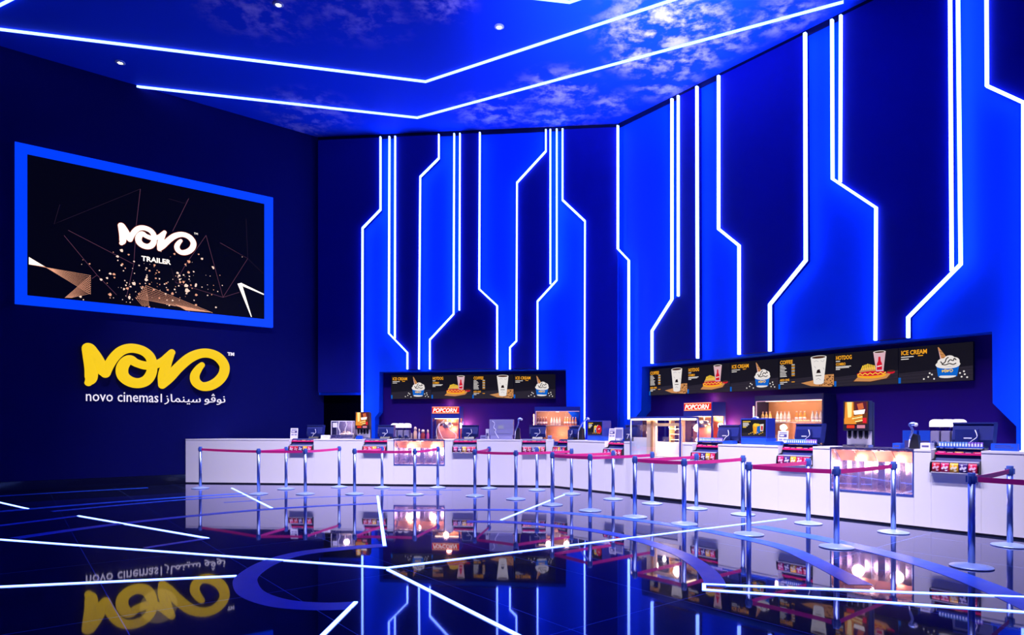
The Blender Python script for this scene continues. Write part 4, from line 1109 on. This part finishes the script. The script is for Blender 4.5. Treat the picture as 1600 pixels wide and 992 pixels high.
# heated glass cabinet
def heated_cabinet():
    r = thing('heated_cabinet', 'small heated glass cabinet with nachos on the back counter', 'food cabinet', BC, BC.s(538, -.36), -.36, CZ + .0005)
    x, y0, y1, h = .28, -.2, .2, .47
    b = MB(); b.box(-x, x, y0, y1, 0, .11, 0, .01); b.build('steel_base', M_STEEL, r)
    for px in (-x, x - .015):
        for py in (y0, y1 - .015):
            b = MB(); b.box(px, px + .015, py, py + .015, .11, h - .02); b.build('corner_post', M_PALE, r)
    b = MB(); b.box(-x, x, y0, y1, h - .02, h, 0, .005); b.build('roof', M_PALE, r)
    for (a0, a1, c0, c1) in ((-x + .015, x - .015, y0 + .003, y0 + .008), (-x + .003, -x + .008, y0 + .015, y1 - .015), (x - .008, x - .003, y0 + .015, y1 - .015)):
        b = MB(); b.box(a0, a1, c0, c1, .11, h - .02); b.build('glass_pane', M_GLASS, r)
    b = MB(); b.box(-x + .015, x - .015, y1 - .01, y1 - .005, .11, h - .02); b.build('back_pane', M_GREY, r)
    b = MB(); rr = random.Random(4)
    for i in range(70):
        a = rr.uniform(0, 6.28); q = rr.random() ** .6
        b.ball((.06 + .18 * q * math.cos(a), .12 * q * math.sin(a), .125 + .10 * (1 - q) * rr.random()), .022, seg=6)
    b.build('nacho_heap', mat('corn chips', (.95, .75, .6), .7), r, kind='stuff')
    for pts in ([(-.06, .45), (-.08, .30), (-.04, .20), (-.05, .11)], [(.12, .45), (.14, .36), (.10, .25), (.11, .14)]):
        b = MB(); b.tube(smooth([(a, y0 - .012, c) for a, c in pts], 6), .008); b.build('cable_or_glint', M_STRAND, r)
    b = MB(); b.box(-x + .05, -x + .17, y0 - .002, y0 + .002, .30, .42); b.build('sticker', M_PAPER, r)
    lamp('cabinet_lamp', r, (.06, 0, .36), 3.0, (1, .66, .62))
heated_cabinet()

# monitors on the counter
def counter_monitor(F, px, d, w, h, label, kind, base=.11):
    r = thing('counter_monitor', label, 'monitor', F, F.s(px, d), d, CZ + .0005)
    x = w / 2
    b = MB(); b.box(-x * .92, x * (1.0 if kind != 'back' else .92), -.14, .20, 0, base, 0, .008); b.build('stand_box', M_BLUE if kind != 'back' else M_GREY, r)
    b = MB(); b.box(-x, x, -.12, .16, base + .001, base + h, 0, .012); hs = b.build('housing', M_GREY if kind == 'back' else M_POST, r)
    if kind == 'back':
        b = MB(); b.box(-x * .90, x * .86, -.126, -.119, base + .05, base + h - .05); b.build('service_panel', M_GREY, hs)
        b = MB(); b.box(-x * .25, x * .2, -.129, -.126, base + h * .42, base + h * .62); b.build('white_plate', emit('plate', 'b8b8e8', .6), r)
        b = MB(); b.tube(smooth([(-x * .75, -.135, base + h - .04), (-x * .55, -.135, base + h * .75), (-x * .62, -.135, base + h * .5), (-x * .45, -.135, base + h * .35), (-x * .5, -.135, base + h * .2), (-x * .2, -.14, .03)], 5), .008); b.build('cable_or_glint', M_STRAND, r)  # white squiggle of reflected light, modelled as a thin tube
    else:
        b = MB(); yy = -.1215; b.box(-x * .92, x * .92, yy, -.1195, base + .03, base + h - .025, DK)
        U = lambda u: -x * .92 + 1.84 * x * u
        V = lambda v: base + .03 + (h - .055) * v
        def fl(pts, m, k): b.flat([(U(u), V(v)) for u, v in pts], yy - .0005 * k, m)
        fl([(0, 0), (1, 0), (1, .25), (0, .2)], TB, 1)
        for i, (u1, v) in enumerate(((.38, .86), (.30, .76), (.32, .68), (.26, .60), (.2, .52))): fl([(.06, v), (u1, v), (u1, v + .05), (.06, v + .05)], YE if i in (0, 4) else WH, 2)
        if kind == 'box':
            fl([(.50, .20), (.62, .14), (.66, .62), (.47, .66)], ORA, 3); fl([(.62, .14), (.76, .22), (.78, .60), (.66, .62)], BLU, 4)
            b.ell(U(.58), V(.68), .045, .03, yy - .0025, YE); b.ell(U(.67), V(.68), .05, .025, yy - .003, YE)
            fl([(.78, .30), (.90, .32), (.92, .74), (.77, .72)], WH, 5); fl([(.82, .36), (.88, .36), (.89, .62), (.81, .62)], RD, 6)
            for i in range(9): b.ell(U(.32 + .07 * i), V(.14 + .05 * (i % 3)), .010, .008, yy - .0035, YE)
        else:
            fl([(.44, .20), (.62, .16), (.64, .62), (.56, .74), (.46, .66)], YE, 3); fl([(.50, .18), (.60, .16), (.61, .55), (.50, .55)], BLU, 4); fl([(.52, .40), (.59, .40), (.59, .5), (.52, .5)], WH, 5)
            b.ell(U(.80), V(.42), .085, .10, yy - .0025, RD); b.ell(U(.72), V(.62), .04, .04, yy - .002, WH); fl([(.74, .40), (.88, .46), (.86, .52), (.74, .46)], WH, 7)
            for i in range(7): b.ell(U(.38 + .08 * i), V(.12 + .04 * (i % 2)), .010, .008, yy - .0035, ORA)
        b.build('display', PM, r, normals=False)
counter_monitor(BC, 784, -.34, .60, .40, 'grey back of a monitor on the back counter with white plate', 'back', .10)
counter_monitor(RC, 935, -.36, .50, .36, 'counter monitor showing a popcorn bucket and red cup, right of the corner', 'bucket', .10)
counter_monitor(RC, 1183, -.36, .53, .36, 'counter monitor showing a yellow popcorn box, right of the showcase', 'box', .12)

def scoop_stand(F, px, d, label, h=.45, lean=.18):
    r = thing('scanner_stand', label, 'scanner stand', F, F.s(px, d), d, CZ + .0005, group='leaning handset stands')
    b = MB(); b.prism([(-.07, 0), (.07, 0), (.05, h * .55), (-.02, h * .62)], -.05, .05); b.build('stand', M_BLK, r)
    b = MB(); b.tube(smooth([(-.05, -.06, h * .45), (.0 + lean * .3, -.07, h * .75), (lean, -.07, h), (lean + .06, -.06, h * 1.03)], 6), [.018 + .012 * (i > 10) for i in range(19)], 10); b.build('handset', M_CHROME, r)
    b = MB(); b.ball((lean + .07, -.06, h * 1.0), .03); b.build('handset_head', M_PALE, r)
    b = MB(); b.tube([(-.07, -.055, .02), (-.05, -.06, h * .45)], .008); b.build('white_strand', M_STRAND, r)
scoop_stand(BC, 809, -.30, 'handset on a black stand at the right side of the grey monitor back', .50, .03)
scoop_stand(RC, 909, -.40, 'leaning curved handset stand left of the popcorn bucket monitor', .50, .22)
scoop_stand(RC, 1169, -.63, 'leaning handset stand left of the popcorn box monitor', .48, .16)
scoop_stand(RC, 1430, -.36, 'pale handset leaning on its stand right of the wide warmer', .36, -.04)

# blue trays and small boxes
def tray(F, px, d, w, dp, h, label):
    b = MB(); b.prism([(-w / 2, -dp / 2), (w / 2, -dp / 2), (w / 2 - .01, dp / 2), (-w / 2 + .01, dp / 2)], 0, h, 'z'); b.box(-w / 2 + .02, w / 2 - .02, -dp / 2 + .02, dp / 2 - .02, h, h + .012)
    o = b.build('blue_tray', M_BLUE); o.location = F.world(F.s(px, d), d, CZ + .0005); o.rotation_euler = (0, 0, F.a)
    tag(o, label, 'tray')
tray(RC, 1141, -.17, .22, .16, .05, 'small blue tray on the counter left of the popcorn box monitor')
tray(RC, 1210, -.17, .30, .14, .06, 'blue tray on the counter right of the popcorn box monitor')
tray(RC, 942, -.15, .20, .16, .07, 'blue tray on the counter right of the popcorn bucket monitor')
tray(BC, 562, -.09, .16, .13, .08, 'blue tray on the counter before the small drinks dispenser')
def carton(F, px, d, w, h, label, m, z):
    b = MB(); b.box(-w / 2, w / 2, -.08, .08, 0, h, 0, .005); b.box(-w * .35, w * .35, -.082, -.079, h * .3, h * .6, 1)
    o = b.build('carton', [m, M_INK]); o.location = F.world(F.s(px, d), d, z + .0005); o.rotation_euler = (0, 0, F.a)
    tag(o, label, 'carton', 'cartons near the counters')
carton(RC, 1424, -2.7, .24, .46, 'blue carton behind the pale handset right of the wide warmer', M_BLUE, BZ)
carton(RC, 1448, -2.7, .2, .46, 'blue carton left of the slush machine at the right edge', M_BLUE, BZ)
carton(RC, 1404, -.20, .11, .08, 'low blue carton on the counter right of the wide warmer', M_BLUE, CZ)
carton(RC, 1449, -.24, .13, .09, 'pale carton on the counter left of the large register', M_PALE, CZ)
carton(BC, 756, -.45, .16, .10, 'low lavender carton on the counter left of the grey monitor back', M_GREY, CZ)
carton(BC, 762, -.62, .08, .26, 'upright white carton at the left of the grey monitor back', M_PALE, CZ)
carton(BC, 859, -.40, .10, .10, 'low lavender carton on the counter corner', M_GREY, CZ)
# jars by the popcorn machine
for i, (px, w, h, c, lab) in enumerate(((649, .055, .52, (.9, .55, .35), 'tall amber syrup jar nearest the slush machine'), (655, .03, .46, (.75, .7, .9), 'slim pale bottle between the amber jars on the back bar'),
                                         (661, .065, .44, (.35, .05, .06), 'dark red jar with pale lid on the back bar'), (668.5, .04, .44, (.6, .12, .35), 'pinkish jar beside the popcorn machine on the back bar'))):
    b = MB(); b.lathe([(0, 0), (w, 0), (w, h * .66), (w * .7, h * .78), (w * .7, h * .8), (0, h * .8)], seg=16, mi=0); b.lathe([(0, h * .801), (w * .75, h * .801), (w * .7, h * .95), (w * .3, h), (0, h)], seg=14, mi=1)
    o = b.build('jar', [mat('jar glaze %d' % i, c, .25), mat('jar lid', (.9, .72, .6), .4)]); o.location = BW.world(BW.s(px, .12), .12, BZ); tag(o, lab, 'jar', 'jars on the back bar')

# second frame sign near the showcase
def picture_frame():
    r = thing('framed_notice', 'pale framed notice on the counter left of the lit showcase', 'sign', RC, RC.s(967, -.58), -.58, CZ + .0005)
    b = MB(); x = .13
    b.box(-x, x, -.008, .008, .04, .30); b.box(-.06, .06, -.04, .06, 0, .04); b.build('frame', M_PALE, r)
    b = MB(); b.box(-x + .02, x - .02, -.011, -.007, .06, .26); b.build('sheet', M_GREY, r)
picture_frame()

# ------------------------------------------------------------------ lit glass showcase
def showcase():
    s0, s1 = RC.s(989), RC.s(1068)
    sc = (s0 + s1) / 2; w = s1 - s0 - .004; x = w / 2
    r = thing('glass_showcase', 'lit glass showcase with warm lamps standing before the right counter', 'showcase', RC, sc, .0, 0)
    H = 1.65; y0, y1 = -.10, .50
    b = MB(); b.box(-x, x, 0, .70, .05, CZ - .001); b.build('cabinet_body', M_WHITE, r)
    b = MB(); b.box(-x, x, y0, -.012, .05, .56); b.box(-x, x, y0, -.012, .78, .86)
    b.box(-x, -x + .10, y0, -.012, .56, .78); b.box(x - .06, x, y0, -.012, .56, .78); b.build('lower_panel', M_WHITE, r)
    b = MB(); b.box(-x + .10, x - .06, y0 + .03, y0 + .035, .56, .78)
    for i in range(7): b.box(-x + .12, x - .08, y0 + .012, y0 + .03, .575 + .03 * i, .585 + .03 * i)
    b.build('vent_grille', M_PALE, r)
    b = MB(); b.box(-x, x, y0 + .03, -.02, 0, .05); b.build('kick_plate', M_KICK, r)
    # glass case on top: its floor stands on the counter level behind, drops in front
    for px in (-x, x - .025):
        for py, zb in ((y0, .86), (y1 - .025, CZ + .001)):
            b = MB(); b.box(px, px + .025, py, py + .025, zb, H); b.build('corner_post', M_CHROME if px < 0 else M_POST, r)
    b = MB(); b.box(-x, x, y0, y1, H, H + .035, 0, .005); b.build('roof', M_POST, r)
    b = MB(); b.box(-x + .03, x - .03, y0 + .03, y0 + .07, H - .035, H - .004); b.box(x - .06, x - .03, y0 + .08, y1 - .05, H - .035, H - .004); b.build('lamp_tube', emit('showcase lamp', (1, .66, .36), 9), r)
    b = MB(); b.box(-x + .025, x - .025, y0 + .008, y0 + .014, .86, H); b.build('front_glass', M_GLASS, r)
    for px in (-x + .008, x - .014):
        b = MB(); b.box(px, px + .006, y0 + .025, y1 - .025, CZ + .002, H); b.build('side_glass', M_GLASS, r)
    b = MB(); b.box(-x + .02, -x + .40, -.006, .004, .865, CZ + .10); b.build('inner_panel', M_WHITE, r)
    b = MB(); b.box(-x + .40, -x + .52, -.03, .02, .865, H - .01); b.build('inner_post', M_CREAM, r)
    b = MB(); b.box(-x + .52, -x + .58, -.05, .0, .78, H - .01); b.build('inner_post', M_WOOD, r)
    b = MB(); b.box(-x + .58, -x + .64, -.03, .02, .865, H - .01); b.box(-x + .64, x - .03, -.03, .0, H - .16, H - .10); b.box(x - .09, x - .03, -.03, .02, .865, H - .16); b.build('inner_frame', M_CREAM, r)
    b = MB(); b.box(-x + .64, x - .09, y0 + .04, .0, .87, .885); b.build('display_floor', M_CREAM, r)
    b = MB(); b.box(-x + .02, x - .02, y1 - .02, y1 - .014, CZ + .002, H - .01); b.build('back_pane', M_GLASS, r)
    for i in range(4):
        b = MB(); b.box(-x + .74, -x + .98, .30, .44, CZ + .05 + .11 * i, CZ + .062 + .11 * i); b.build('shelf', M_CREAM, r)
    b = MB(); b.box(-x + .72, -x + .74, .30, .46, CZ + .002, H - .05); b.box(-x + .98, -x + 1.0, .30, .46, CZ + .002, H - .05); b.build('shelf_upright', M_WOOD, r)
    lamp('showcase_lamp', r, (-x * .35, .18, H - .2), 46, (1, .64, .38)); lamp('showcase_lamp', r, (x * .6, .15, H - .2), 36, (1, .64, .38)); lamp('showcase_lamp', r, (x * .35, -.06, 1.2), 14, (1, .68, .5), .03)
showcase()
